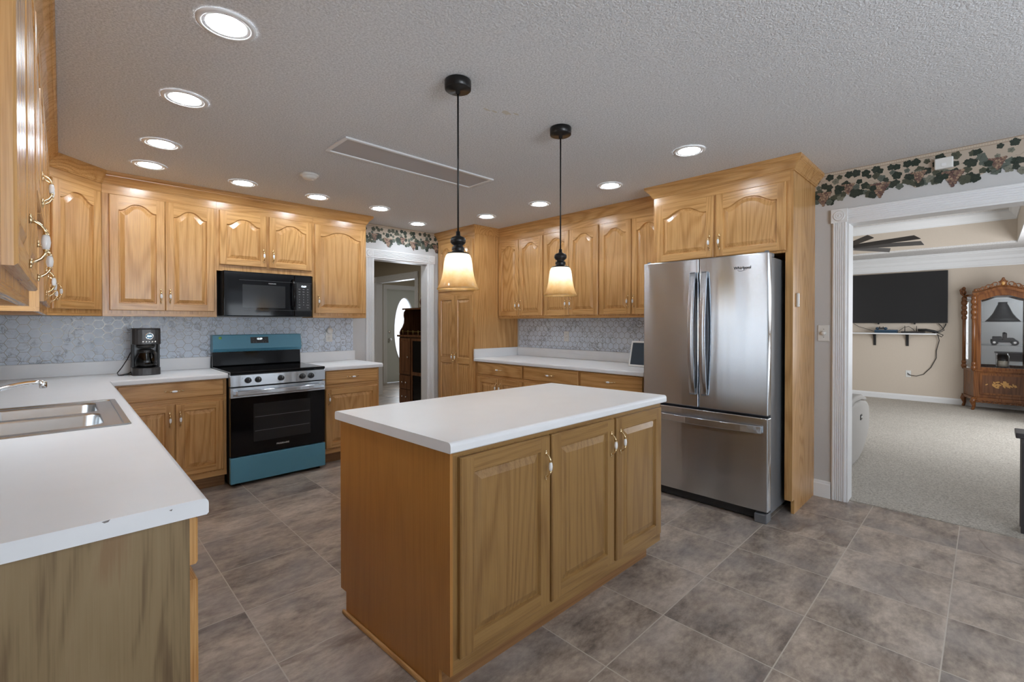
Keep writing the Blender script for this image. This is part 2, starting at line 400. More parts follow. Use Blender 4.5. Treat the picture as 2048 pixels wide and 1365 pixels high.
# ================================================================ cabinet parts (local: x along the front, -y towards the room)
def outline(x0, x1, z0, z1, arch, i, n=18):
    """closed loop, inset i: bottom-left, bottom-right, then the top from right to left"""
    a0, a1 = x0+i, x1-i; pts = [(a0, z0+i), (a1, z0+i)]
    for k in range(n+1):
        s = 1-2*k/n; x = (a0+a1)/2+(a1-a0)/2*s
        t = min(1, abs(s)/.93)
        f = .5*(1+math.cos(PI*t**1.3)) if arch else 0
        pts.append((x, z1-i+arch*f))
    return pts
def door_mb(w, h, panels, wood='oak', t=.019, st=.056):
    """panels: list of (x0, x1, z0, z1, arch) openings; z1 is the shoulder height"""
    V, X = wood+'_v', wood+'_x'
    b = MB(); c = .0045
    O0 = [(0, 0), (w, 0), (w, h), (0, h)]; O2 = [(c, c), (w-c, c), (w-c, h-c), (c, h-c)]
    for i in range(4):
        j = (i+1) % 4; m = V if i in (1, 3) else X
        b.quad((O0[i][0], 0, O0[i][1]), (O0[j][0], 0, O0[j][1]), (O0[j][0], -t+c, O0[j][1]), (O0[i][0], -t+c, O0[i][1]), m)
        b.quad((O0[i][0], -t+c, O0[i][1]), (O0[j][0], -t+c, O0[j][1]), (O2[j][0], -t, O2[j][1]), (O2[i][0], -t, O2[i][1]), m)
    b.quad((0, 0, 0), (w, 0, 0), (w, 0, h), (0, 0, h), V)
    if not panels:
        b.quad(*[(p[0], -t, p[1]) for p in O2], X); return b
    xs0, xs1 = panels[0][0], panels[0][1]
    for x0, x1 in ((c, xs0), (xs1, w-c)):
        b.quad((x0, -t, c), (x1, -t, c), (x1, -t, h-c), (x0, -t, h-c), V)
    prev = [(xs1, c), (xs0, c)]                      # lower edge of the next rail, right to left
    for (x0, x1, z0, z1, ar) in panels:
        for i in range(len(prev)-1):
            p, q = prev[i], prev[i+1]
            b.quad((q[0], -t, q[1]), (p[0], -t, p[1]), (p[0], -t, z0), (q[0], -t, z0), X)
        loops = [(0, -t), (.005, -t+.011), (.009, -t+.011), (.036, -t+.0015)]
        rings = [[(x, y, z) for x, z in outline(x0, x1, z0, z1, ar, i)] for i, y in loops]
        n = len(rings[0])
        for k in range(3):
            for i in range(n):
                j = (i+1) % n; m = (X if i == 0 or i > 1 and i < n-1 else V) if k == 0 else V
                b.quad(rings[k][i], rings[k][j], rings[k+1][j], rings[k+1][i], m)
        b.add(rings[3], [list(range(n))], V)
        prev = outline(x0, x1, z0, z1, ar, 0)[2:]
    for i in range(len(prev)-1):
        p, q = prev[i], prev[i+1]
        b.quad((q[0], -t, q[1]), (p[0], -t, p[1]), (p[0], -t, h-c), (q[0], -t, h-c), X)
    return b
def handle_mb():
    b = MB()
    for s in (-1, 1):
        b.ball((0, -.0025, s*.048), (.0062, .0045, .0085), 'brass', 10, 6)
        b.ball((0, -.002, s*.057), (.0035, .003, .005), 'brass', 8, 5)
        b.tube([(0, -.001, s*.046), (0, -.010, s*.045), (0, -.019, s*.038), (0, -.0245, s*.029), (0, -.027, s*.02)], [.0046, .0038, .0033, .0036, .0050], 'brass', 8)
        b.lathe([(.0055, s*.0195), (.0068, s*.0185), (.0055, s*.0165)][::s], (0, -.027, 0), 'brass', 12)
    b.lathe([(.0048, -.018), (.0072, -.011), (.0086, 0), (.0072, .011), (.0048, .018)], (0, -.027, 0), 'porc', 14)
    return b
_cache = {}
def from_cache(key, maker, name, parent, loc, rot=(0, 0, 0)):
    if key not in _cache:
        o = maker().build(name, parent, loc, rot); _cache[key] = o.data; return o
    o = bpy.data.objects.new(name, _cache[key]); COL.objects.link(o); o.parent = parent; o.location = loc; o.rotation_euler = rot; return o
def handle(parent, x, z, t=.019, horiz=False):
    return from_cache('handle', handle_mb, 'handle', parent, (x, -t, z), (0, PI/2, 0) if horiz else (0, 0, 0))
def door(root, x0, x1, z0, z1, kind='arch', hside=None, hz=None, y=0.0, name='door', wood='oak'):
    w, h = x1-x0, z1-z0; st = .054
    if kind == 'arch': P = [(st, w-st, st, h-st-.060, .056)]
    elif kind == 'flat': P = [(st, w-st, st, h-st, 0)]
    elif kind == 'double': P = [(st, w-st, st, .70, 0), (st, w-st, .77, h-st, 0)]
    o = from_cache((round(w, 3), round(h, 3), kind, wood), lambda: door_mb(w, h, P, wood), name, root, (x0, y, z0))
    if hside: handle(o, w-.028 if hside == 'R' else .028, hz-z0)
    return o
def drawer(root, x0, x1, z0, z1, y=0.0, knob=True):
    w, h = x1-x0, z1-z0
    o = from_cache((round(w, 3), round(h, 3), 'drawer'), lambda: door_mb(w, h, []), 'drawer', root, (x0, y, z0))
    if knob: handle(o, w/2, h/2, horiz=True)
    return o
def upper_body(root, w, h, d, frieze=None, lip=.02, name='body'):
    b = MB(); b.box(0, w, 0, d, lip, h, 'oak_v')
    b.box(0, w, 0, .02, 0, lip, 'oak_x'); b.box(0, .02, .02, d, 0, lip, 'oak_y'); b.box(w-.02, w, .02, d, 0, lip, 'oak_y')
    if frieze: b.box(0, w, -.0012, 0, frieze, h, 'oak_x')
    return b.build(name, root)
def base_body(root, w, d, h=.8755, toe=.1):
    b = MB(); b.box(0, w, 0, d, toe, h, 'oak_v'); b.box(.0, w, .07, d, 0, toe, 'toe')
    b.box(0, w, -.0008, 0, .705, .745, 'oak_x'); b.box(0, w, -.0008, 0, .868, h, 'oak_x'); b.box(0, w, -.0008, 0, toe, .14, 'oak_x')
    return b.build('body', root)
R90 = PI/2
ZT = 2.285          # top of the wall cabinet doors
UH = 2.438-ZU
G_UP, G_BASE = 'oak wall cabinets', 'oak base cabinets'

# ---- wall cabinets on the range wall
u = thing('wall_cabinet', 'honey oak wall cabinet with two tall arched doors, above the coffee maker', 'cabinet', (.214, FA, ZU), 0, G_UP)
upper_body(u, .731, UH, YA-FA-.001, ZT-ZU+.004)
door(u, .253-.214, .589-.214, .045, ZT-ZU, 'arch', 'R', .16)
door(u, .592-.214, .926-.214, .045, ZT-ZU, 'arch', 'L', .16)
u = thing('wall_cabinet', 'short honey oak wall cabinet with two arched doors, directly above the black microwave', 'cabinet', (.9455, FA, 1.767), 0, G_UP)
upper_body(u, .806, 2.438-1.767, YA-FA-.001, ZT-1.767+.004, .004)
door(u, .965-.9455, 1.336-.9455, .052, ZT-1.767, 'arch', 'R', .155)
door(u, 1.359-.9455, 1.738-.9455, .052, ZT-1.767, 'arch', 'L', .155)
u = thing('wall_cabinet', 'honey oak wall cabinet with a single arched door, right of the microwave', 'cabinet', (1.752, FA, ZU), 0, G_UP)
upper_body(u, .553, UH, YA-FA-.001, ZT-ZU+.004)
door(u, 1.769-1.752, 2.292-1.752, .045, ZT-ZU, 'arch', 'L', .16)
# ---- diagonal corner
u = thing('corner_cabinet', 'honey oak corner wall cabinet with one arched door set diagonally', 'cabinet', (-.071, 4.304, ZU), PI/4, G_UP)
b = MB(); p = [(0, 0), (.4022, 0), (.592, .1917), (.1605, .6235), (-.231, .231)]
b.prism(p, 'z', .02, UH, 'oak_v'); b.box(0, .4022, 0, .02, 0, .02, 'oak_x'); b.box(.001, .4012, -.0012, 0, ZT-ZU+.004, UH, 'oak_x')
b.build('body', u)
door(u, .02, .372, .045, ZT-ZU, 'arch', 'L', .16)
# ---- wall cabinets over the sink counter
XF = -.072
u = thing('wall_cabinet', 'honey oak wall cabinet nearest the camera, its doors seen edge-on at the left', 'cabinet', (XF, 1.11, ZU), R90, G_UP)
upper_body(u, .918, UH, XF-XL-.001, ZT-ZU+.004)
door(u, .025, .435, .045, ZT-ZU, 'arch', 'R', .135); door(u, .445, .90, .045, ZT-ZU, 'arch', 'R', .135)
u = thing('wall_cabinet', 'short honey oak wall cabinet above the sink, set higher than its neighbours', 'cabinet', (XF, 2.029, 1.68), R90, G_UP)
upper_body(u, .87, 2.438-1.68, XF-XL-.001, ZT-1.68+.004)
door(u, .025, .43, .045, ZT-1.68, 'arch', 'R', .135); door(u, .44, .845, .045, ZT-1.68, 'arch', 'L', .135)
u = thing('wall_cabinet', 'honey oak wall cabinet between the sink cabinet and the diagonal corner cabinet', 'cabinet', (XF, 2.90, ZU), R90, G_UP)
upper_body(u, 1.40, UH, XF-XL-.001, ZT-ZU+.004)
door(u, .02, .41, .045, ZT-ZU, 'arch', 'L', .135); door(u, .42, .83, .045, ZT-ZU, 'arch', 'L', .135); door(u, .84, 1.25, .045, ZT-ZU, 'arch', 'R', .135)
# ---- wall cabinets on the fridge wall (front faces -x)
XU = 3.797
for y0, y1, lab, dd in ((4.129, 3.401, 'honey oak wall cabinet with two arched doors, next to the tall pantry', ((.012, .349), (.356, .719))),
                        (3.401, 2.666, 'honey oak wall cabinet with two arched doors, behind the farther pendant lamp', ((.010, .359), (.365, .726))),
                        (2.666, 1.952, 'honey oak wall cabinet with two arched doors, partly hidden by the fridge surround', ((.009, .361), (.368, .705)))):
    u = thing('wall_cabinet', lab, 'cabinet', (XU, y0, ZU), -R90, G_UP)
    upper_body(u, y0-y1-.0005, UH, XB-XU-.001, ZT-ZU+.004)
    for k, (a, c) in enumerate(dd): door(u, a, c, .03, ZT-ZU, 'arch', 'RL'[k], .15)
# ---- pantry
u = thing('pantry_cabinet', 'tall floor-to-ceiling oak pantry cabinet in the far corner beside the doorway', 'cabinet', (3.42, 4.857, 0), -R90)
b = MB(); b.box(0, .726, 0, XB-3.42-.001, .1, 2.438, 'oak_v'); b.box(0, .726, .06, XB-3.42-.001, 0, .1, 'toe')
b.box(0, .726, -.0012, 0, 2.30, 2.438, 'oak_x'); b.box(.03, .70, -.0010, 0, 1.655, 1.70, 'oak_x'); b.build('body', u)
for k, (a, c) in enumerate(((.03, .362), (.368, .70))):
    door(u, a, c, .13, 1.65, 'double', 'RL'[k], .905); door(u, a, c, 1.705, 2.295, 'arch', 'RL'[k], 1.79)
# ---- cabinet around the fridge
XG = 3.55
u = thing('fridge_surround_cabinet', 'deep oak cabinet over the fridge with two arched doors and full-height side panels', 'cabinet', (XG, 1.945, 0), -R90)
Wg = 1.945-.917; Dg = XB-XG-.001
b = MB(); b.box(.02, Wg-.02, 0, Dg, 1.80, 2.438, 'oak_v'); b.box(.02, Wg-.02, -.0012, 0, ZT+.004, 2.438, 'oak_x'); b.build('body', u)
for nm, x0, x1, s0, s1 in (('side_panel', 0, .02, .02, .03), ('side_panel', Wg-.02, Wg, Wg-.047, Wg-.02)):
    b = MB(); b.prism([(0, .1), (.05, .1), (.05, 0), (Dg, 0), (Dg, 2.438), (0, 2.438)], 'x', x0, x1, 'oak_v')
    b.box(s0, s1, 0, .02, .1, 1.80, 'oak_v'); b.build(nm, u)
door(u, .034, .498, 1.815, ZT, 'arch', 'R', 1.925); door(u, .516, .986, 1.815, ZT, 'arch', 'L', 1.925)

# ---- crown moulding runs
CROWN = [(0, 2.352), (.005, 2.352), (.007, 2.358), (.012, 2.362), (.017, 2.374), (.028, 2.392), (.043, 2.408), (.046, 2.409), (.047, 2.414), (.052, 2.417), (.057, 2.424), (.058, 2.4425), (0, 2.4425)]
def crown(path, label, m='oak_x'):
    return tag(MB().sweep(path, CROWN, m).build('crown_molding', None), label, 'molding', 'oak crown moldings')
E0 = .0015
crown([(XL, 1.1085), (XF+E0, 1.1085), (XF+E0, 4.3005), (.2165, FA-E0), (2.3065, FA-E0), (2.3065, YA)], 'oak crown molding along the sink wall and range wall cabinets')
crown([(3.4185, 4.858), (3.4185, 4.1285), (XU-E0, 4.1285), (XU-E0, 2.0065)], 'oak crown molding over the pantry and the cabinets beside it', 'oak_y')
crown([(XB, 1.9465), (XG-E0, 1.9465), (XG-E0, .9155), (XB, .9155)], 'oak crown molding wrapping the cabinet over the fridge', 'oak_y')

# ---- base cabinets
YB = 4.262
u = thing('base_cabinet', 'oak base cabinet with one wide drawer over two doors, left of the range', 'cabinet', (.26, YB, 0), 0, G_BASE)
base_body(u, .682, YA-YB-.002)
drawer(u, .015, .66, .745, .865); door(u, .03, .338, .15, .702, 'flat', 'R', .59); door(u, .346, .66, .15, .702, 'flat', 'L', .59)
u = thing('base_cabinet', 'narrow oak base cabinet with one drawer over one door, right of the range', 'cabinet', (1.716, YB, 0), 0, G_BASE)
base_body(u, .561, YA-YB-.002)
drawer(u, .02, .54, .745, .865); door(u, .02, .54, .15, .702, 'flat', 'L', .61)
XC = 3.44
for y0, y1, lab in ((4.128, 3.355, 'oak base cabinet with one drawer over two doors, beside the pantry'),
                    (3.355, 2.625, 'oak base cabinet with one drawer, middle of the three behind the island'),
                    (2.625, 1.955, 'oak base cabinet with one drawer, next to the fridge')):
    w = y0-y1-.0005
    u = thing('base_cabinet', lab, 'cabinet', (XC, y0, 0), -R90, G_BASE); base_body(u, w, XB-XC-.002)
    x1 = w-.018; drawer(u, .045 if y0 > 4 else .012, x1, .735, .865)
    a = .045 if y0 > 4 else .012; m = (a+x1)/2
    door(u, a, m-.004, .15, .70, 'flat', 'R', .60); door(u, m+.004, x1, .15, .70, 'flat', 'L', .60)
XS = .205
for y0, y1, lab in ((1.275, 2.30, 'oak base cabinet at the near end of the sink counter, raw plywood end'),
                    (2.301, 3.30, 'oak sink base cabinet under the double-bowl sink'),
                    (3.301, 4.24, 'oak base cabinet in the corner of the L-shaped counter')):
    w = y1-y0
    u = thing('base_cabinet', lab, 'cabinet', (XS, y0, 0), R90, G_BASE)
    if 'under the' in lab:
        b = MB(); D = XS-XL-.003
        b.box(0, w, 0, .02, .1, .8755, 'oak_v'); b.box(0, .02, .02, D, .1, .8755, 'oak_v'); b.box(w-.02, w, .02, D, .1, .8755, 'oak_v')
        b.box(.02, w-.02, .02, D, .1, .12, 'oak_v'); b.box(0, w, .07, D, 0, .1, 'toe'); b.build('body', u)
    else: base_body(u, w, XS-XL-.003)
    drawer(u, .004 if y0 < 1.3 else .02, w-.02, .757, .865, knob='under the' not in lab)
    x0 = .004 if y0 < 1.3 else .02; m = (x0+w-.02)/2
    door(u, x0, m-.003, .15, .722, 'flat', 'R', .61); door(u, m+.003, w-.02, .15, .722, 'flat', 'L', .61)
    if y0 < 1.3:
        b = MB(); b.prism([(0, .1), (.07, .1), (.07, 0), (XS-XL-.003, 0), (XS-XL-.003, .8755), (0, .8755)], 'x', -.012, 0, 'ply')
        o = b.build('end_panel', u); o['label'] = 'raw plywood end panel'

# ================================================================ counters
def slab(mb, x0, x1, y0, y1, sides, r=.012, z0=.876, z1=CT, warp=None):
    """slab with rounded long edges on the listed sides"""
    pr = lambda f: [(0, z0), (f*(-0.0), z0)]
    def edge(s): return s in sides
    # profile along the depth direction
    def prof(lo, hi, rl, rh):
        p = []
        if rl: p += [(lo+.004, z0), (lo, z0+.004)]+[(lo+r-r*math.cos(a), z1-r+r*math.sin(a)) for a in (0, PI/8, PI/4, 3*PI/8, PI/2)]
        else: p += [(lo, z0), (lo, z1)]
        if rh: p += [(hi-r+r*math.sin(a), z1-r+r*math.cos(a)) for a in (0, PI/8, PI/4, 3*PI/8, PI/2)]+[(hi, z0+.004), (hi-.004, z0)]
        else: p += [(hi, z1), (hi, z0)]
        return p
    if 'n' in sides or 's' in sides or not sides: mb.prism(prof(y0, y1, 's' in sides, 'n' in sides), 'x', x0, x1, 'lam')
    else: mb.prism(prof(x0, x1, 'w' in sides, 'e' in sides), 'y', y0, y1, 'lam')
SX0, SX1, SY0, SY1 = -.335, .182, 2.385, 3.17     # sink cut-out
b = MB()
EX = .240
slab(b, SX1, EX, 1.25, 4.22, 'e'); slab(b, XL+.001, SX0, 1.25, 4.22, '')
slab(b, SX0, SX1, 1.25, SY0, ''); slab(b, SX0, SX1, SY1, 4.22, '')
b.box(XL+.001, EX, 4.22, YA-.001, .876, CT, 'lam'); slab(b, EX, .946, 4.22, YA-.001, 's')
o = tag(b.build('countertop'), 'white laminate L-shaped countertop holding the sink and coffee maker', 'countertop', 'white countertops')
b = MB(); b.prism([(XL+.001, 1.25), (XL+.021, 1.25), (XL+.021, YA-.021), (.946, YA-.021), (.946, YA-.001), (XL+.001, YA-.001)], 'z', CT, CT+.102, 'lam'); b.build('backsplash_lip', o, bev=.002)
b = MB(); b.prism([(.216, .9045), (.222, .906), (.220, .902)], 'y', -.0009, 0, 'chip'); b.prism([(.105, .9122), (.118, .9138), (.115, .9095), (.109, .909)], 'y', -.0009, 0, 'chip')
k = b.build('chip', o, (-.05, 1.25, 0)); k['label'] = 'bare dark chips in the laminate edge'
b = MB(); slab(b, 1.712, 2.302, 4.22, YA-.001, 's')
o = tag(b.build('countertop'), 'short white laminate countertop right of the range', 'countertop', 'white countertops')
MB().box(1.712, 2.302, YA-.021, YA-.001, CT, CT+.102, 'lam').build('backsplash_lip', o, bev=.002)
b = MB(); slab(b, 3.40, XB-.001, 1.955, 4.128, 'w')
o = tag(b.build('countertop'), 'white laminate countertop along the wall between pantry and fridge', 'countertop', 'white countertops')
b = MB(); b.box(XB-.021, XB-.001, 1.955, 4.128, CT, CT+.102, 'lam'); b.box(3.40, XB-.021, 4.108, 4.128, CT, CT+.102, 'lam'); b.build('backsplash_lip', o, bev=.002)

# ---- hexagon backsplash sheets
tag(MB().box(XL+.001, 2.286, YA-.005, YA-.0005, CT+.1025, ZU, 'hexx').build('backsplash'), 'marble-look hexagon tile backsplash behind the range and coffee maker', 'backsplash', 'hexagon backsplashes')
tag(MB().box(XB-.005, XB-.0005, 1.955, 4.10, CT+.1025, ZU, 'hexy').build('backsplash'), 'marble-look hexagon tile backsplash above the counter beside the pantry', 'backsplash', 'hexagon backsplashes')

# ================================================================ island
Q = {(0, 0): (.929, 1.249), (1, 0): (2.412, 1.243), (0, 1): (.893, 2.083), (1, 1): (2.353, 2.052)}
IX0, IX1, IY0, IY1 = .929, 2.412, 1.249, 2.07
def iw(p):
    s, t = (p[0]-IX0)/(IX1-IX0), (p[1]-IY0)/(IY1-IY0); x = y = 0
    for (a, c), q in Q.items():
        k = (s if a else 1-s)*(t if c else 1-t); x += k*q[0]; y += k*q[1]
    return (x, y, p[2])
IR = (1.65, 1.65)
def iwl(p, dx=0, dy=0, dz=0):
    q = iw((p[0]+dx, p[1]+dy, p[2]+dz)); return (q[0]-IR[0], q[1]-IR[1], q[2])
u = thing('kitchen_island', 'freestanding oak kitchen island base with three square-panelled doors', 'island', (IR[0], IR[1], 0))
bx0, bx1, by0, by1 = .947, 2.393, 1.276, 2.052
b = MB(); b.box(bx0+.012, bx1, by0, by1-.001, .1, .8755, 'isl_v'); b.box(bx0+.012, bx1-.03, by0+.065, by1-.05, 0, .1, 'toe')
b.box(bx0+.012, bx1, by0-.0008, by0, .857, .8755, 'isl_x'); b.box(bx0+.012, bx1, by0-.0008, by0, .1, .148, 'isl_x'); b.build('body', u, warp=iwl)
b = MB(); b.prism([(by0, .1), (by0+.06, .1), (by0+.06, .0), (by1-.05, .0), (by1-.05, .1), (by1, .1), (by1, .8755), (by0, .8755)], 'x', bx0, bx0+.012, 'isl_side')
b.build('side_panel', u, warp=iwl)
b = MB(); b.prism([(by0+.02, .0)]+[(0, 0)]*0+[(by1-.035, .0), (by1-.035, .02), (by0+.02, .02)], 'x', bx0-.014, bx0-.0005, 'oak_y')
b.build('shoe_molding', u, warp=iwl, bev=.006, seg=3)
for x0, x1, hs in ((.979, 1.444, 'R'), (1.456, 1.914, 'R'), (1.934, 2.372, 'L')):
    w, h = x1-x0, .70
    o = door_mb(w, h, [(.058, w-.058, .058, h-.058, 0)], 'isl').build('door', u, warp=lambda p: iwl(p, x0, by0, .152))
    hx = x1-.03 if hs == 'R' else x0+.03
    q = iwl((hx, by0-.019, .735)); from_cache('handle', handle_mb, 'handle', o, q)
b = MB(); slab(b, IX0, IX1, IY0, IY1, 'sn', .014)
o = b.build('countertop', None, loc=(0, 0, 0), warp=iw); tag(o, 'white laminate countertop on the kitchen island', 'countertop', 'white countertops')

# ================================================================ sink and faucet
sk = thing('sink', 'stainless steel double-bowl drop-in sink set in the white counter', 'sink', (-.07, 2.777, CT))
b = MB(); RX0, RX1, RY0, RY1 = -.285, .267, -.408, .409       # rim, relative
bowls = [(-.185, .188, -.345, -.018), (-.185, .188, .018, .345)]
zt = .006
def rrect(x0, x1, y0, y1, r, n=5):
    p = []
    for cx, cy, a in ((x1-r, y0+r, -PI/2), (x1-r, y1-r, 0), (x0+r, y1-r, PI/2), (x0+r, y0+r, PI)):
        p += [(cx+r*math.cos(a+PI/2*i/n), cy+r*math.sin(a+PI/2*i/n)) for i in range(n+1)]
    return p
outer = rrect(RX0, RX1, RY0, RY1, .02)
b2 = bmesh.new()
def ringv(pts, z): return [b2.verts.new((x, y, z)) for x, y in pts]
o0 = ringv(outer, .0005); o1 = ringv(rrect(RX0+.003, RX1-.003, RY0+.003, RY1-.003, .018), zt); o2 = ringv(rrect(RX0+.022, RX1-.022, RY0+.022, RY1-.022, .014), zt); o3 = ringv(rrect(RX0+.026, RX1-.026, RY0+.026, RY1-.026, .012), zt-.003)
def bridge(A, B):
    n = len(A)
    for i in range(n): b2.faces.new((A[i], A[(i+1) % n], B[(i+1) % n], B[i])).smooth = False
bridge(o0, o1); bridge(o1, o2); bridge(o2, o3)
inner = []
for (x0, x1, y0, y1) in bowls:
    r0 = ringv(rrect(x0, x1, y0, y1, .055), zt-.003); r1 = ringv(rrect(x0+.006, x1-.006, y0+.006, y1-.006, .05), zt-.012)
    r2 = ringv(rrect(x0+.014, x1-.014, y0+.014, y1-.014, .05), -.15); r3 = ringv(rrect(x0+.04, x1-.04, y0+.04, y1-.04, .04), -.175)
    for A, B in ((r0, r1), (r1, r2), (r2, r3)):
        n = len(A)
        for i in range(n): b2.faces.new((A[i], A[(i+1) % n], B[(i+1) % n], B[i])).smooth = True
    b2.faces.new(r3); inner.append(r0)
edges = []
def ring_edges(R):
    for i in range(len(R)):
        e = b2.edges.get((R[i], R[(i+1) % len(R)])) or b2.edges.new((R[i], R[(i+1) % len(R)])); edges.append(e)
ring_edges(o3); [ring_edges(r) for r in inner]
bmesh.ops.triangle_fill(b2, use_beauty=True, use_dissolve=False, edges=edges)
bmesh.ops.recalc_face_normals(b2, faces=b2.faces)
me = bpy.data.meshes.new('basin'); b2.to_mesh(me); b2.free(); me.materials.append(M['sink'])
o = bpy.data.objects.new('basin', me); COL.objects.link(o); o.parent = sk
for (x0, x1, y0, y1) in bowls:
    MB().lathe([(.0, .003), (.02, .002), (.042, .001), (.045, .0035), (.047, .0)], ((x0+x1)/2, (y0+y1)/2, -.1745), 'chrome', 20).build('drain', sk)
fc = thing('faucet', 'chrome kitchen faucet with a thin arched spout reaching over the sink', 'faucet', (-.305, 2.80, CT+.0035))
MB().lathe([(.028, 0), (.028, .012), (.02, .02), (.018, .06), (.012, .07)], (0, 0, .0), 'chrome', 20).build('base', fc)
pts = [(0, 0, .065)]+[(.245*s, 0, .07+.078*math.sin(s*1.75)) for s in [i/10 for i in range(11)]]
MB().tube(pts, .0085, 'chrome', 12).build('spout', fc)
b = MB(); e = pts[-1]; b.lathe([(.011, -.022), (.0125, -.02), (.0125, 0), (.010, .006)], (e[0], 0, e[2]-.002), 'chrome', 16); b.build('aerator', fc)
MB().tube([(0, .0, .06), (0, .05, .075), (0, .09, .082)], [.008, .007, .006], 'chrome', 10).build('lever', fc)

# ================================================================ range
rg = thing('range', 'freestanding electric range, black oven door, blue film on drawer and backguard', 'range', (1.325, 4.17, 0))
b = MB(); b.box(-.371, .371, .046, .68, .02, .905, 'black')
for sx in (-1, 1):
    for yy in (.08, .62): b.lathe([(.016, 0), (.016, .02)], (sx*.34, yy, 0), 'black', 10)
b.build('body', rg)
d = MB().box(-.376, .376, 0, .045, .03, .237, 'film').build('drawer', rg, bev=.004); d['label'] = 'storage drawer still covered in blue film'
d = MB().box(-.374, .374, .002, .045, .245, .797, 'blackg').build('oven_door', rg, bev=.004)
b = MB(); b.box(-.376, .376, -.001, .03, .716, .797, 'steel'); b.build('door_strip', d, bev=.003)
MB().box(-.21, .245, .0005, .004, .345, .655, 'blackw').build('window', d, bev=.001)
for z in (.43, .545):
    MB().box(-.20, .235, -.0003, .001, z, z+.0035, 'fside').build('oven_rack', d)
b = MB()
hp = [(x/10*.343, -.050-.012*math.cos(x/10*PI/2), .757) for x in range(-10, 11)]
prof = [(-.009, -.021), (.004, -.021), (.009, -.012), (.009, .012), (.004, .021), (-.009, .021)]
rows = [(p[0], p[1], p[2]) for p in hp]
pts = [(p[0], p[1]-o, p[2]+z) for p in rows for o, z in prof]; q = len(prof); n = len(rows)
b.add(pts, [(i*q+k, (i+1)*q+k, (i+1)*q+(k+1) % q, i*q+(k+1) % q) for i in range(n-1) for k in range(q)], 'steel')
b.add(pts[:q], [list(range(q))], 'steel'); b.add(pts[-q:], [list(range(q))], 'steel')
for s in (-1, 1): b.box(s*.335-.012, s*.335+.012, -.048, 0, .742, .772, 'steel')
b.build('handle', d, bev=.003)
text('brand_lettering', 'FRIGIDAIRE', .0175, 'print', d, (.015, .0015, .298), (R90, 0, 0), sx=1.15, bold=.0003)
b = MB(); b.prism([(0, .806), (.05, .806), (.05, .906), (.012, .906), (0, .895)], 'x', -.376, .376, 'steel'); cp = b.build('control_panel', rg, bev=.002)
for x in (-.25, -.175, 0, .175, .2485):
    b = MB(); b.lathe([(.0245, 0), (.0245, -.006), (.0205, -.010), (.0185, -.032), (.015, -.035)], (0, 0, 0), 'black', 20, 'y'); b.box(-.0045, .0045, -.042, -.03, -.018, .018, 'black')
    b.box(-.0012, .0012, -.0425, -.042, .004, .017, 'print')
    b.build('knob', rg, (x, 0, .853), bev=.001)
for x in (-.29, -.21, -.05, .05, .14, .215, .285): text('marking', 'o', .012, 'black', cp, (x, -.0008, .872), (R90, 0, 0), .0003)
b = MB(); b.prism([(.004, .906), (.0, .911), (.0, .920), (.006, .926), (.60, .926), (.60, .906)], 'x', -.374, .374, 'blackg'); ck = b.build('cooktop', rg, bev=.002)
for (x, y, r) in ((-.19, .16, .11), (.19, .15, .09), (-.19, .43, .075), (.19, .44, .11)):
    b = MB(); b.lathe([(r, .0003), (r+.003, .0003)], (x, y, .926), 'blackw', 48, caps=False); b.build('burner_ring', ck)
b = MB(); b.prism([(.605, .926), (.60, .935), (.612, 1.052), (.68, 1.052), (.68, .906), (.605, .906)], 'x', -.374, .374, 'blackg'); b.build('backguard_base', rg)
b = MB(); b.prism([(.592, 1.056), (.572, 1.084), (.574, 1.094), (.598, 1.205), (.604, 1.21), (.68, 1.21), (.68, 1.056)], 'x', -.376, .376, 'film'); bg = b.build('backguard', rg, bev=.0015); bg['label'] = 'control backguard covered in blue film'
th = math.atan2(.024, .111)
def onbg(z): return .574+(z-1.094)*.024/.111
MB().box(-.076, .076, -.0015, .002, -.029, .029, 'black').build('display', bg, (0, onbg(1.157), 1.157), (-th, 0, 0))
text('clock_digits', '12:29', .021, 'led', bg, (0, onbg(1.168)-.002, 1.168), (R90-th, 0, 0))
for x in (-.052, -.03, .03, .052):
    for z in (1.140, 1.165):
        if abs(x) > .04 or z < 1.15: text('marking', 'o', .008, 'print', bg, (x, onbg(z)-.002, z), (R90-th, 0, 0))
MB().lathe([(.0, -.0012), (.013, -.001), (.0135, 0)], (0, 0, 0), 'green', 20, 'y').build('sticker', bg, (-.318, onbg(1.182), 1.182), (-th, 0, 0))

# ================================================================ microwave
mw = thing('microwave', 'black over-the-range microwave under the short cabinet', 'microwave', (1.343, 4.493, 1.377))
MB().box(-.363, .363, .028, .366, 0, .388, 'black').build('body', mw, bev=.003)
d = MB().box(-.365, .205, 0, .027, .002, .386, 'blackg').build('door', mw, bev=.004)
b = MB(); b.box(-.225, .125, -.0006, .001, .075, .275, 'blackw'); b.build('window', d)
b = MB(); b.box(-.25, .365, -.0008, .001, .313, .3145, 'fside'); b.box(-.25, .365, -.0008, .001, .054, .0555, 'fside'); b.build('vent_seam', d)
hpts = [(.190, .0, .335), (.190, -.025, .325), (.190, -.04, .29), (.190, -.046, .20), (.190, -.04, .11), (.190, -.025, .075), (.190, 0, .065)]
MB().tube(hpts, .0105, 'blackg', 12).build('handle', d)
text('brand_lettering', 'FRIGIDAIRE', .0125, 'print', d, (.015, -.001, .292), (R90, 0, 0))
p = MB().box(.207, .365, 0, .027, .002, .386, 'blackg').build('control_panel', mw, bev=.003)
b = MB(); b.box(.225, .350, -.0005, .001, .06, .308, 'black'); b.build('keypad_plate', p)
text('clock_digits', '12:29', .021, 'led', p, (.288, -.0015, .282), (R90, 0, 0))
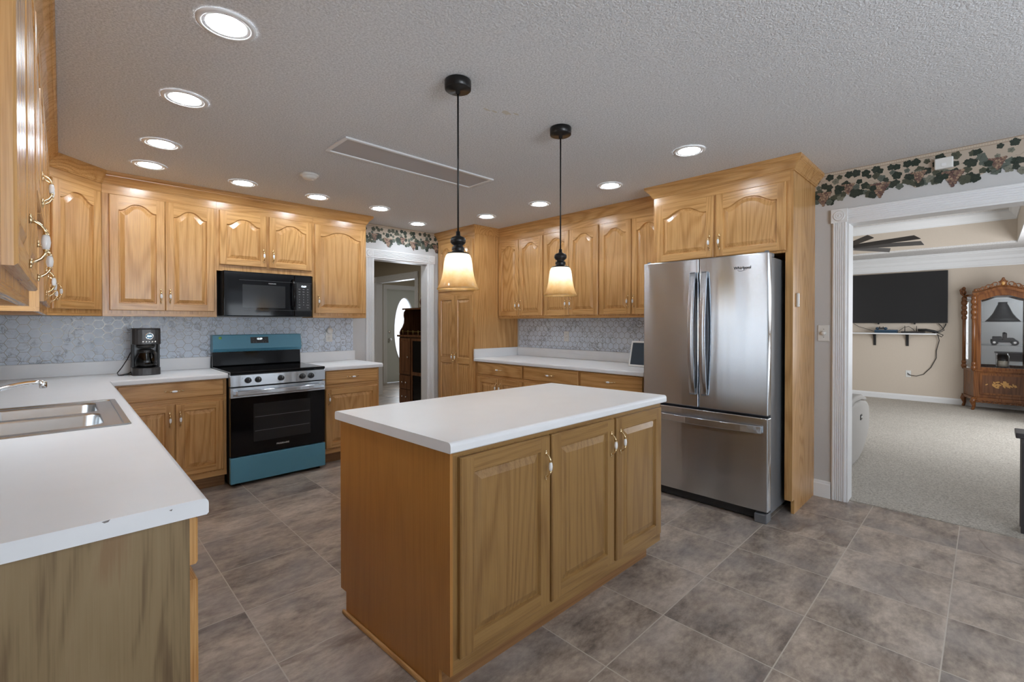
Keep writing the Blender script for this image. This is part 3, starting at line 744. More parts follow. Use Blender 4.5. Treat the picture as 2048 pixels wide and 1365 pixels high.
for i, row in enumerate((('Time', 'Stop', 'Add'), ('Auto', 'Rehe', 'Pop'), ('Def', 'Pow', 'Soft'), '123', '456', '789', ('Vent', '0', 'START'), ('Light', '', 'Lock'))):
    for j, c in enumerate(row):
        if c: text('key', c, .0115 if len(c) == 1 else .0085, 'print', p, (.250+.038*j, -.0012, .256-.0245*i), (R90, 0, 0))

# ================================================================ fridge
fr = thing('refrigerator', 'stainless steel french-door refrigerator with bottom freezer drawer', 'refrigerator', (3.282, 1.437, 0), -R90)
b = MB(); b.box(-.443, .443, .078, .82, .045, 1.755, 'fside')
for sx in (-1, 1): b.lathe([(.02, 0), (.02, .05)], (sx*.40, .75, 0), 'black', 12)
b.build('body', fr, bev=.004)
def bowed(w0, w1, zs, y0, bow, th):
    """curved steel bar as a prism in (y,z) extruded over x"""
    n = 16; f = []; g = []
    for i in range(n+1):
        t = i/n; z = zs[0]+(zs[1]-zs[0])*t; y = y0-bow*math.sin(PI*t)**.8
        f.append((y, z)); g.append((y+th, z))
    return f+g[::-1]
for x0, x1, hx in ((-.448, -.0125, -.047), (-.0065, .448, .038)):
    d = MB().box(x0, x1, 0, .068, .708, 1.778, 'steel').build('door', fr, bev=.006, seg=3)
    b = MB(); b.prism(bowed(0, 0, (.80, 1.682), -.020, .040, .016), 'x', hx-.021, hx+.021, 'steel', True)
    for z in (.822, 1.66): b.box(hx-.019, hx+.019, -.022, .0, z-.022, z+.022, 'fside')
    b.build('handle', d, bev=.002)
    if x0 > -.1:
        text('brand_lettering', 'Whirlpool', .0265, 'black', d, (.288, -.0008, 1.688), (R90, 0, 0), bold=.0007)
        b = MB(); b.tube([(.288+.030*math.cos(a), -.0008, 1.680+.012*math.sin(a)+.004*math.cos(a)) for a in [PI*(.95+.10*i) for i in range(11)]], [.0004+.0011*math.sin(PI*i/10) for i in range(11)], 'black', 6); b.build('swoosh', d)
    sx = -1 if x0 < -.1 else 1
    b = MB(); b.box(sx*.40-.04, sx*.40+.04, .03, .15, 1.757, 1.785, 'fside'); b.lathe([(.014, 0), (.014, .02)], (sx*.425, .045, 1.775), 'fside', 12); b.build('hinge_cover', fr, bev=.006)
d = MB().box(-.448, .448, 0, .068, .075, .692, 'steel').build('freezer_drawer', fr, bev=.006, seg=3)
b = MB(); n = 20; pf = []; pb = []
for i in range(n+1):
    t = i/n; x = -.415+.83*t; y = -.024-.034*math.sin(PI*t)**.8; pf.append((x, y)); pb.append((x, y+.016))
b.prism(pf+pb[::-1], 'z', .592, .640, 'steel')
for s in (-1, 1): b.box(s*.40-.014, s*.40+.014, -.024, .0, .597, .635, 'steel')
b.build('handle', d, bev=.003)
b = MB(); b.box(-.44, .44, .04, .10, .012, .07, 'black'); b.build('kick_grille', fr)
for s in (-1, 1): MB().box(s*.405-.038, s*.405+.038, -.004, .09, 0, .06, 'fside').build('front_foot', fr, bev=.006)

# ================================================================ small things on the counters
cm = thing('coffee_maker', 'black drip coffee maker with a glass carafe and round lit display', 'coffee maker', (.467, 4.585, CT+.0006), math.radians(-2))
b = MB(); b.prism([(-.0865, .14), (-.0865, -.06)]+[(.0865*math.sin(a), -.06-.04*math.cos(a)) for a in [-PI/2+PI*i/10 for i in range(1, 10)]]+[(.0865, -.06), (.0865, .14)], 'z', 0, .056, 'char'); b.build('base', cm, bev=.004)
b = MB(); b.box(-.0865, .0865, .055, .14, .056, .24, 'char'); b.box(-.0865, -.070, -.005, .055, .056, .24, 'black'); b.box(.070, .0865, -.005, .055, .056, .24, 'black'); b.build('tower', cm, bev=.004)
b = MB(); b.prism([(-.0875, .14), (-.0875, -.06)]+[(.0875*math.sin(a), -.06-.025*math.cos(a)) for a in [-PI/2+PI*i/10 for i in range(1, 10)]]+[(.0875, -.06), (.0875, .14)], 'z', .236, .352, 'char')
b.prism([(-.086, .138), (-.086, -.058)]+[(.086*math.sin(a), -.058-.024*math.cos(a)) for a in [-PI/2+PI*i/10 for i in range(1, 10)]]+[(.086, -.058), (.086, .138)], 'z', .352, .361, 'black')
hd = b.build('brew_head', cm, bev=.003)
b = MB(); b.lathe([(.05, .24), (.058, .222), (.045, .205), (.0, .205)], (0, -.02, 0), 'black', 24); b.build('filter_basket', cm)
b = MB(); b.lathe([(.0, -.004), (.020, -.004), (.0205, 0)], (0, 0, 0), 'ledb', 24, 'y'); b.build('display', hd, (.016, -.0815, .300))
b = MB(); b.lathe([(.0205, 0), (.0205, -.007), (.026, -.007), (.026, 0)], (0, 0, 0), 'chrome', 28, 'y'); b.build('display_ring', hd, (.016, -.0815, .300))
text('clock_digits', '12:30', .013, 'led', hd, (.016, -.0865, .300), (R90, 0, 0))
for i in range(5): MB().lathe([(0, -.004), (.0055, -.004), (.006, 0)], (0, 0, 0), 'chrome', 12, 'y').build('button', hd, (-.022+.0185*i, -.0825, .257))
MB().lathe([(.055, .002), (.066, .006), (.071, .03), (.070, .06), (.058, .095), (.046, .118), (.046, .128), (.043, .128), (.043, .118), (.055, .094), (.067, .06), (.068, .03), (.063, .008), (.0, .006)], (0, 0, 0), 'smoke', 32).build('carafe', cm, (0, -.022, .057))
MB().lathe([(.0, .146), (.03, .143), (.047, .134), (.047, .127), (.0, .127)], (0, -.022, .057), 'black', 24).build('carafe_lid', cm)
b = MB(); b.tube([(.030, -.058, .180), (.045, -.092, .182), (.052, -.112, .165), (.053, -.115, .12), (.046, -.092, .085)], [.010, .011, .011, .010, .007], 'black', 10); b.lathe([(.0475, .113), (.0475, .128)], (0, -.022, .057), 'black', 24); b.build('carafe_handle', cm)
b = MB(); b.tube([(-.07, .10, .03), (-.10, .09, .006), (-.14, .03, .005), (-.165, .0, .005), (-.17, .03, .02), (-.14, .08, .06), (-.105, .13, .12), (-.085, .142, .17)], .0035, 'black', 8)
b.tube([(-.16, .0, .0045), (-.12, -.01, .0045), (-.085, .02, .006)], .0033, 'black', 8); b.build('power_cord', cm)

tb = thing('tablet', 'white-framed tablet leaning on the counter beside the fridge', 'tablet', (3.745, 2.175, CT+.0006), -R90)
tl = math.radians(-15)
b = MB(); b.box(-.135, .135, 0, .014, 0, .24, 'ivory'); b.build('frame', tb, (0, 0, .0045), (tl, 0, 0), bev=.004)
MB().box(-.117, .117, -.001, .002, .018, .222, 'screen').build('screen', tb, (0, 0, .0045), (tl, 0, 0))
MB().prism([(.02, .0), (.115, 0), (.05, .14), (.046, .14)], 'x', -.03, .03, 'ivory').build('stand', tb)

def outlet(name, label, loc, rot):
    t = thing(name, label, 'outlet', loc, rot)
    MB().box(-.035, .035, -.006, 0, -.057, .057, 'ivory').build('cover_plate', t, bev=.002)
    for s in (-1, 1):
        b = MB(); b.lathe([(.0, -.0025), (.016, -.0025), (.0165, 0)], (0, -.0058, s*.02), 'trim', 20, 'y')
        for x in (-.006, .006): b.box(x-.001, x+.001, -.0088, -.008, s*.02-.001, s*.02+.008, 'black')
        b.lathe([(.0, -.0005), (.0022, -.0005)], (0, -.0082, s*.02-.008), 'black', 8, 'y'); b.build('socket', t)
    return t
outlet('wall_outlet', 'white duplex outlet in the hexagon backsplash right of the range', (2.02, YA-.0052, 1.175), 0)
outlet('wall_outlet', 'white duplex outlet in the hexagon backsplash beside the pantry', (XB-.0052, 3.335, 1.165), -R90)
t = thing('air_freshener', 'round white plug-in air freshener on the outlet right of the range', 'air freshener', (2.02, YA-.0138, 1.235))
MB().lathe([(.0, -.034), (.022, -.033), (.031, -.024), (.033, -.006), (.028, .0)], (0, 0, 0), 'ivory', 24, 'y').build('body', t)
MB().lathe([(.010, .0), (.006, .018), (.0, .018)], (0, -.016, .03), 'trim', 14).build('vent_top', t)
t = thing('dimmer_switch', 'white wall plate with a round dimmer knob beside the wide doorway', 'light switch', (XB-.0004, .858, 1.24), -R90)
MB().box(-.0365, .0365, -.006, 0, -.06, .06, 'ivory').build('cover_plate', t, bev=.002)
MB().lathe([(.0, -.022), (.012, -.022), (.0145, -.018), (.0165, 0)], (0, -.006, 0), 'ivory', 24, 'y').build('knob', t)
for s in (-1, 1): MB().lathe([(0, -.001), (.0025, -.0008), (.003, 0)], (0, -.006, s*.03), 'fside', 8, 'y').build('screw', t)
t = thing('door_sensor', 'small white plastic sensor stuck on the oak panel beside the fridge', 'sensor', (3.632, .9172, 1.475), 0)
MB().box(-.011, .011, -.018, 0, -.048, .048, 'ivory').build('case', t, bev=.006, seg=3)
MB().lathe([(0, -.001), (.003, 0)], (0, -.018, -.03), 'black', 8, 'y').build('button', t)
t = thing('motion_sensor', 'white plastic alarm box fixed over the grape wallpaper border', 'sensor', (XB-.0032, .20, 2.352), -R90)
MB().box(-.045, .045, -.032, 0, -.035, .035, 'ivory').build('case', t, bev=.006)
MB().box(-.012, .012, -.0335, -.031, -.02, .0, 'trim').build('lens_cover', t, bev=.001)

# ================================================================ ceiling fittings
CANS = [((.450, 2.007), 'recessed ceiling light nearest the camera, largest of the row above the sink counter'),
        ((.447, 2.810), 'recessed ceiling light, second from the camera in the row above the sink counter'),
        ((.451, 3.615), 'recessed ceiling light, third from the camera in the row above the sink counter'),
        ((.452, 4.163), 'recessed ceiling light in the corner where the sink row meets the range row'),
        ((1.046, 4.172), 'recessed ceiling light in front of the cabinet left of the microwave'),
        ((1.639, 4.172), 'recessed ceiling light in front of the right half of the microwave cabinet'),
        ((2.242, 4.165), 'recessed ceiling light in front of the single-door cabinet right of the microwave'),
        ((2.896, 4.510), 'recessed ceiling light just in front of the far doorway'),
        ((3.216, 3.690), 'recessed ceiling light in front of the pantry cabinet'),
        ((3.238, 2.952), 'recessed ceiling light in front of the cabinets between pantry and fridge'),
        ((3.219, 2.157), 'recessed ceiling light just before the fridge surround begins'),
        ((2.938, 1.361), 'recessed ceiling light in front of the fridge doors')]
rc = None
for (x, y), lab in CANS:
    if rc is None:
        rc = thing('recessed_light', lab, 'ceiling light', (x, y, H), 0, 'recessed ceiling lights')
        MB().lathe([(.099, -.0005), (.0985, -.004), (.092, -.007), (.082, -.008), (.080, -.0065)], (0, 0, 0), 'trim', 40, caps=False).build('trim_ring', rc)
        b = MB(); b.lathe([(.080, -.0065), (.078, -.0055), (.076, -.006), (.074, -.0045), (.072, -.005), (.070, -.0035), (.067, -.004)], (0, 0, 0), 'trim', 40, caps=False); b.build('baffle', rc)
        b = MB(); b.lathe([(.0, -.0042), (.0672, -.0042)], (0, 0, 0), 'lens', 40); b.build('lens', rc, recalc=False)
    else: dup(rc, (x, y, H), lab)
t = thing('smoke_detector', 'round white smoke detector on the ceiling above the range', 'smoke detector', (1.348, 3.586, H))
MB().lathe([(.068, -.0005), (.068, -.012), (.060, -.016), (.050, -.018), (.050, -.026), (.042, -.034), (.0, -.036)], (0, 0, 0), 'ivory', 36).build('case', t)
MB().lathe([(.0, -.002), (.012, -.0015), (.013, 0)], (.02, 0, -.035), 'trim', 14).build('test_button', t)
t = thing('ceiling_panel_light', 'long unlit flush ceiling light with a grey diffuser and thin white frame', 'ceiling light', (1.825, 2.845, H))
b = MB(); fx, fy = .598, .152
for x0, x1, y0, y1 in ((-fx, fx, -fy, -fy+.022), (-fx, fx, fy-.022, fy), (-fx, -fx+.022, -fy+.022, fy-.022), (fx-.022, fx, -fy+.022, fy-.022)): b.box(x0, x1, y0, y1, -.012, -.0005, 'trim')
b.build('frame', t, bev=.003)
MB().box(-fx+.022, fx-.022, -fy+.022, fy-.022, -.005, -.0005, 'diff').build('diffuser', t)

pd = None
for (x, y), lab in (((1.325, 1.722), 'pendant lamp with amber glass bell shade, nearer the camera over the island'), ((2.067, 1.722), 'pendant lamp with amber glass bell shade, farther one over the island near the fridge')):
    if pd is None:
        pd = thing('pendant_lamp', lab, 'pendant lamp', (x, y, H), 0, 'pendant lamps over the island')
        MB().lathe([(.060, -.0005), (.062, -.004), (.061, -.040), (.057, -.043), (.012, -.045), (.010, -.062), (.0, -.062)], (0, 0, 0), 'bronze', 32).build('canopy', pd)
        MB().tube([(0, 0, -.06), (0, 0, -.72)], .0042, 'bronze', 10).build('cord', pd)
        MB().lathe([(.0, -.700), (.009, -.700), (.010, -.718), (.016, -.722), (.030, -.728), (.036, -.738), (.036, -.750), (.030, -.758), (.022, -.764), (.022, -.769), (.029, -.773), (.030, -.785), (.026, -.792), (.034, -.797), (.050, -.801), (.052, -.806), (.0, -.806)], (0, 0, 0), 'bronze', 32).build('socket_cap', pd)
        prof = [(.049, .166), (.056, .160), (.062, .145), (.066, .12), (.070, .085), (.076, .055), (.084, .028), (.094, .008), (.099, .0), (.097, .0005), (.092, .009), (.082, .029), (.074, .056), (.068, .085), (.064, .12), (.060, .144), (.054, .158), (.047, .163)]
        MB().lathe(prof, (0, 0, 0), 'shade', 40).build('lamp_shade', pd, (0, 0, -.970))
        MB().lathe([(.0, .028), (.014, .028), (.014, .0), (.022, -.02), (.026, -.04), (.022, -.058), (.010, -.068), (.0, -.07)], (0, 0, -.835), 'bulb', 16).build('bulb', pd)
    else: dup(pd, (x, y, H), lab)

# ================================================================ the setting
def wall_with_holes(name, axis, a0, a1, u0, u1, z0, z1, holes, mat, bev=0):
    """axis 'y': wall lies in xz with thickness a0..a1 along y; holes (u0,u1,z0,z1)"""
    b = MB(); us = sorted({u0, u1, *[h[0] for h in holes], *[h[1] for h in holes]})
    for i in range(len(us)-1):
        p, q = us[i], us[i+1]; hs = sorted([h for h in holes if h[0] <= p and h[1] >= q], key=lambda h: h[2]); z = z0
        for h in hs+[(0, 0, z1, z1)]:
            if h[2]-z > 1e-4:
                if axis == 'y': b.box(p, q, a0, a1, z, h[2], mat)
                else: b.box(a0, a1, p, q, z, h[2], mat)
            z = h[3]
    return structure(b.build(name))
structure(MB().box(-.52, 4.172, -3.32, 9.3, -.1, 0, 'floor').build('floor'))
ce = structure(MB().box(-.52, 4.25, -3.32, 4.98, H, H+.1, 'ceil').build('ceiling'))
M['patch'] = plain('old_plaster_patch', (.60, .57, .50), .9)
b = MB(); rp = random.Random(2)
for cx, cy, rx, ry, n in ((1.71, 1.80, .035, .022, 12), (1.655, 1.835, .022, .01, 9), (1.61, 1.845, .03, .008, 9), (1.76, 1.775, .02, .012, 9)):
    b.add([(cx+rx*rp.uniform(.6, 1.1)*math.cos(2*PI*k/n), cy+ry*rp.uniform(.6, 1.1)*math.sin(2*PI*k/n), H-.0006) for k in range(n)], [list(range(n))], 'patch')
k = b.build('plaster_patch', ce, recalc=False)
DX0, DX1, DZ = 2.525, 3.262, 2.055
OY0, OY1 = -1.15, .716
wall_with_holes('wall_back', 'y', YA, YA+.12, -.52, 4.25, 0, H, [(DX0, DX1, 0, DZ)], 'wall')
wall_with_holes('wall_right', 'x', XB, XB+.13, -3.32, YA, 0, H, [(OY0, OY1, 0, DZ)], 'wall')
wall_with_holes('wall_left', 'x', XL-.12, XL, -3.32, YA, 0, H, [(2.07, 2.86, 1.09, 1.66)], 'wall')
wall_with_holes('wall_front', 'y', YF-.12, YF, XL, XB, 0, H, [(-.1, 1.7, .3, 2.1), (2.7, 3.7, .8, 2.1)], 'wall')
def window(n, axis, a, u0, u1, z0, z1, nu, nz, depth=.12):
    """sash frame with bars in the wall opening"""
    b = MB(); f = .045
    def bx(p, q, r, s, d0=.03, d1=.08):
        if axis == 'y': b.box(p, q, a+d0, a+d1, r, s, 'trim')
        else: b.box(a+d0, a+d1, p, q, r, s, 'trim')
    bx(u0, u0+f, z0, z1); bx(u1-f, u1, z0, z1); bx(u0+f, u1-f, z0, z0+f); bx(u0+f, u1-f, z1-f, z1)
    for i in range(1, nu): c = u0+(u1-u0)*i/nu; bx(c-.012, c+.012, z0+f, z1-f, .04, .07)
    for i in range(1, nz): c = z0+(z1-z0)*i/nz; bx(u0+f, u1-f, c-.012, c+.012, .041, .069)
    w = structure(b.build('window_%d' % n))
    g = MB()
    if axis == 'y': g.box(u0+f, u1-f, a+.053, a+.057, z0+f, z1-f, 'glass')
    else: g.box(a+.053, a+.057, u0+f, u1-f, z0+f, z1-f, 'glass')
    g.build('pane', w); return w
window(1, 'y', YF-.12, -.1, 1.7, .3, 2.1, 2, 3); window(2, 'y', YF-.12, 2.7, 3.7, .8, 2.1, 2, 2); window(3, 'x', XL-.12, 2.07, 2.86, 1.09, 1.66, 2, 1)
# living room
LX, LY0, LY1 = 10.3, -1.2, 4.0
structure(MB().box(4.172, LX, OY0-.05, LY1, -.1, .005, 'carpet').build('floor_carpet'))
wall_with_holes('wall_far', 'x', LX, LX+.1, LY0-.12, LY1+.12, 0, 3.0, [], 'tan')
wall_with_holes('wall_side', 'y', LY0-.12, LY0, 4.25, LX, 0, 3.0, [(6.3, 8.9, .55, 2.1)], 'tan')
wall_with_holes('wall_end', 'y', LY1, LY1+.12, 4.25, LX, 0, 3.0, [(4.5, 5.9, .7, 2.0)], 'tan')
window(4, 'y', LY0-.12, 6.3, 8.9, .55, 2.1, 3, 2); window(5, 'y', LY1+.03, 4.5, 5.9, .7, 2.0, 2, 2)
TX0, TX1, TY0, TY1, TZ = 5.2, 9.52, -.29, 3.1, 2.90
b = MB()
for x0, x1, y0, y1 in ((4.25, TX0, LY0, LY1), (TX1, LX, LY0, LY1), (TX0, TX1, LY0, TY0), (TX0, TX1, TY1, LY1)): b.box(x0, x1, y0, y1, 2.44, 2.47, 'ceil2')
b.box(TX0-.1, TX1+.1, TY0-.1, TY1+.1, TZ, TZ+.08, 'ceil2')
b.box(TX1, TX1+.1, TY0-.1, TY1+.1, 2.47, TZ, 'tan'); b.box(TX0-.1, TX0, TY0-.1, TY1+.1, 2.47, TZ, 'tan')
b.box(TX0, TX1, TY0-.1, TY0, 2.47, TZ, 'tan'); b.box(TX0, TX1, TY1, TY1+.1, 2.47, TZ, 'tan')
structure(b.build('ceiling_tray'))
BIG = [(0, 2.195), (.012, 2.195), (.014, 2.215), (.02, 2.225), (.022, 2.29), (.04, 2.31), (.05, 2.35), (.085, 2.395), (.095, 2.40), (.098, 2.415), (.11, 2.42), (.11, 2.4395), (0, 2.4395)]
structure(MB().sweep([(4.3, LY0+.001), (LX-.001, LY0+.001), (LX-.001, LY1-.001)], [(-o, z) for o, z in BIG], 'trim').build('trim_1'))
TOP = [(0, 2.77), (.01, 2.77), (.014, 2.79), (.03, 2.81), (.06, 2.86), (.085, 2.875), (.085, 2.899), (0, 2.899)]
structure(MB().sweep([(TX0+.001, TY1-.001), (TX0+.001, TY0+.001), (TX1-.001, TY0+.001), (TX1-.001, TY1-.001), (TX0+.001, TY1-.001)], [(-o, z) for o, z in TOP], 'trim').build('trim_2'))
def board(name, path, h=.10, t=.013, mat='trim'):
    pr = [(0, 0), (t, 0), (t, h-.025), (t-.004, h-.018), (t-.006, h-.008), (.003, h), (0, h)]
    return structure(MB().sweep(path, [(-o, z) for o, z in pr], mat).build(name))
board('baseboard_far', [(4.3, LY0+.0005), (LX-.0005, LY0+.0005), (LX-.0005, LY1-.0005)])
board('baseboard_right', [(XB-.0005, .808), (XB-.0005, .9165)], .125, .016)
# fluted casings with corner rosettes
def casing_leg(b, c, a, z0, z1, w=.088, axis='y', d=-1):
    """fluted board centred on c, standing on plane a, proud by d"""
    t = .018; pr = [(-w/2, 0), (-w/2, t-.004), (-w/2+.006, t)]
    n = 5; fw = (w-.026)/n
    for i in range(n):
        x = -w/2+.013+i*fw
        pr += [(x+.0015, t), (x+.004, t-.005), (x+fw-.004, t-.005), (x+fw-.0015, t)]
    pr += [(w/2-.006, t), (w/2, t-.004), (w/2, 0)]
    if axis == 'y': b.prism([(c+x, a+d*y) for x, y in pr], 'z', z0, z1, 'trim')
    else: b.prism([(a+d*y, c+x) for x, y in pr], 'z', z0, z1, 'trim')
def casing_head(b, c, a, u0, u1, w=.10, axis='y', d=-1):
    t = .018; pr = [(-w/2, 0), (-w/2, t-.004), (-w/2+.006, t)]
    n = 5; fw = (w-.026)/n
    for i in range(n):
        x = -w/2+.013+i*fw
        pr += [(x+.0015, t), (x+.004, t-.005), (x+fw-.004, t-.005), (x+fw-.0015, t)]
    pr += [(w/2-.006, t), (w/2, t-.004), (w/2, 0)]
    if axis == 'y': b.prism([(a+d*y, c+x) for x, y in pr], 'x', u0, u1, 'trim')
    else: b.prism([(a+d*y, c+x) for x, y in pr], 'y', u0, u1, 'trim')
def rosette(b, u, z, a, w=.10, axis='y', d=-1):
    t = .023; R = [(.0, .006), (.006, .006), (.009, .001), (.014, .001), (.018, .006), (.022, .001), (.028, .001), (.033, .006), (.038, .0)]
    if axis == 'y':
        b.box(u-w/2, u+w/2, min(a, a+d*t), max(a, a+d*t), z-w/2, z+w/2, 'trim'); b.lathe([(r, d*h) for r, h in R], (u, a+d*t, z), 'trim', 32, 'y')
    else:
        b.box(min(a, a+d*t), max(a, a+d*t), u-w/2, u+w/2, z-w/2, z+w/2, 'trim'); b.lathe([(r, d*h) for r, h in R], (a+d*t, u, z), 'trim', 32, 'x')
b = MB(); aw = .1; ya = YA-.0004
casing_leg(b, DX0-aw/2+.006, ya, 0, DZ, .088); casing_leg(b, DX1+aw/2-.006, ya, 0, DZ, .088); casing_head(b, DZ+aw/2, ya, DX0-.001, DX1+.001)
rosette(b, DX0-aw/2+.004, DZ+aw/2, ya); rosette(b, DX1+aw/2-.004, DZ+aw/2, ya)
b.box(DX0-.0004, DX0+.012, YA-.01, YA+.13, 0, DZ, 'trim'); b.box(DX1-.012, DX1+.0004, YA-.01, YA+.13, 0, DZ, 'trim'); b.box(DX0+.012, DX1-.012, YA-.01, YA+.13, DZ-.012, DZ, 'trim')
structure(b.build('trim_3'))
b = MB(); xa = XB-.0004
casing_leg(b, OY1+aw/2-.006, xa, 0, DZ, .088, 'x'); casing_leg(b, OY0-aw/2+.006, xa, 0, DZ, .088, 'x'); casing_head(b, DZ+aw/2, xa, OY0-.001, OY1+.001, .1, 'x')
rosette(b, OY1+aw/2-.004, DZ+aw/2, xa, .1, 'x'); rosette(b, OY0-aw/2+.004, DZ+aw/2, xa, .1, 'x')
b.box(XB-.01, XB+.14, OY1-.012, OY1+.0004, 0, DZ, 'trim'); b.box(XB-.01, XB+.14, OY0-.0004, OY0+.012, 0, DZ, 'trim'); b.box(XB-.01, XB+.14, OY0+.012, OY1-.012, DZ-.012, DZ, 'trim')
structure(b.build('trim_4'))
# hall beyond the far doorway
HX, HY = 4.1, 9.12
wall_with_holes('wall_hall', 'x', HX, HX+.1, YA+.12, HY, 0, 2.5, [(6.45, 7.74, 0, 2.05)], 'halltan')
wall_with_holes('wall_hall_end', 'y', HY, HY+.12, .8, 7.0, 0, 2.5, [(5.065, 5.98, 0, 2.06)], 'halltan')
wall_with_holes('wall_hall_left', 'x', .8, .9, YA+.12, HY, 0, 2.5, [], 'halltan')
wall_with_holes('wall_foyer', 'x', 7.0, 7.1, YA+.12, HY, 0, 2.5, [], 'halltan')
wall_with_holes('wall_foyer_near', 'y', YA+.13, YA+.2, 4.2, 7.0, 0, 2.5, [], 'halltan')
structure(MB().box(.8, 7.1, YA+.12, HY+.12, 2.5, 2.56, 'ceil2').build('ceiling_hall'))
structure(MB().box(4.172, 7.1, YA+.13, 9.3, -.1, 0, 'floor').build('floor_hall'))
b = MB(); casing_leg(b, 7.74+.044, HX-.0004, 0, 2.05, .088, 'x'); casing_leg(b, 6.45-.044, HX-.0004, 0, 2.05, .088, 'x'); casing_head(b, 2.10, HX-.0004, 6.449, 7.741, .1, 'x')
rosette(b, 7.74+.046, 2.10, HX-.0004, .1, 'x'); rosette(b, 6.45-.046, 2.10, HX-.0004, .1, 'x')
b.box(HX-.01, HX+.11, 7.728, 7.7404, 0, 2.05, 'trim'); b.box(HX-.01, HX+.11, 6.4496, 6.462, 0, 2.05, 'trim'); b.box(HX-.01, HX+.11, 6.462, 7.728, 2.038, 2.05, 'trim')
structure(b.build('trim_5'))
b = MB(); casing_leg(b, 5.065-.044, HY-.0004, 0, 2.06, .088); casing_leg(b, 5.98+.044, HY-.0004, 0, 2.06, .088); casing_head(b, 2.105, HY-.0004, 4.98, 6.07, .09); structure(b.build('trim_6'))
b = MB(); b.box(HX-.018, HX-.0004, 7.83, HY-.001, .85, .90, 'trim'); structure(b.build('trim_7'))
board('baseboard_hall', [(HX-.0005, HY-.001), (HX-.0005, 7.83)])
# front door with an oval light
b = MB(); cx, cz, rx, rz = 5.522, 1.15, .255, .73; N = 40
ov = [(cx+rx*math.cos(2*PI*k/N), cz+rz*math.sin(2*PI*k/N)) for k in range(N)]
def edge_pt(k):
    a = 2*PI*k/N; dx, dz = math.cos(a), math.sin(a); x0, x1, z0, z1 = 5.069, 5.976, .01, 2.055
    s = min(((x1-cx)/dx if dx > 1e-6 else (x0-cx)/dx if dx < -1e-6 else 1e9), ((z1-cz)/dz if dz > 1e-6 else (z0-cz)/dz if dz < -1e-6 else 1e9)); return (cx+dx*s, cz+dz*s)
ed = [edge_pt(k) for k in range(N)]
for c in ((5.069, .01), (5.976, .01), (5.976, 2.055), (5.069, 2.055)):
    i = min(range(N), key=lambda k: (ed[k][0]-c[0])**2+(ed[k][1]-c[1])**2); ed[i] = c
for y in (HY+.03, HY+.075):
    for k in range(N): j = (k+1) % N; b.quad((ov[k][0], y, ov[k][1]), (ov[j][0], y, ov[j][1]), (ed[j][0], y, ed[j][1]), (ed[k][0], y, ed[k][1]), 'doorw')
for k in range(N):
    j = (k+1) % N; b.quad((ov[k][0], HY+.03, ov[k][1]), (ov[j][0], HY+.03, ov[j][1]), (ov[j][0], HY+.075, ov[j][1]), (ov[k][0], HY+.075, ov[k][1]), 'doorw')
ring = [(cx+(rx+.01)*math.cos(2*PI*k/N), HY+.028, cz+(rz+.01)*math.sin(2*PI*k/N)) for k in range(N+1)]
b.tube(ring, .014, 'trim', 8)
dr = structure(b.build('door_1'))
g = MB(); g.prism(ov, 'y', HY+.048, HY+.054, 'glass'); g.build('pane', dr)
g = MB(); g.lathe([(.027, 0), (.027, -.008), (.012, -.012), (.012, -.035), (.026, -.045), (.026, -.06), (.0, -.066)], (5.145, HY+.03, .96), 'chrome', 20, 'y'); g.build('knob', dr)
g = MB(); g.lathe([(.028, 0), (.028, -.012), (.0, -.014)], (5.145, HY+.03, 1.12), 'chrome', 20, 'y'); g.build('deadbolt', dr)

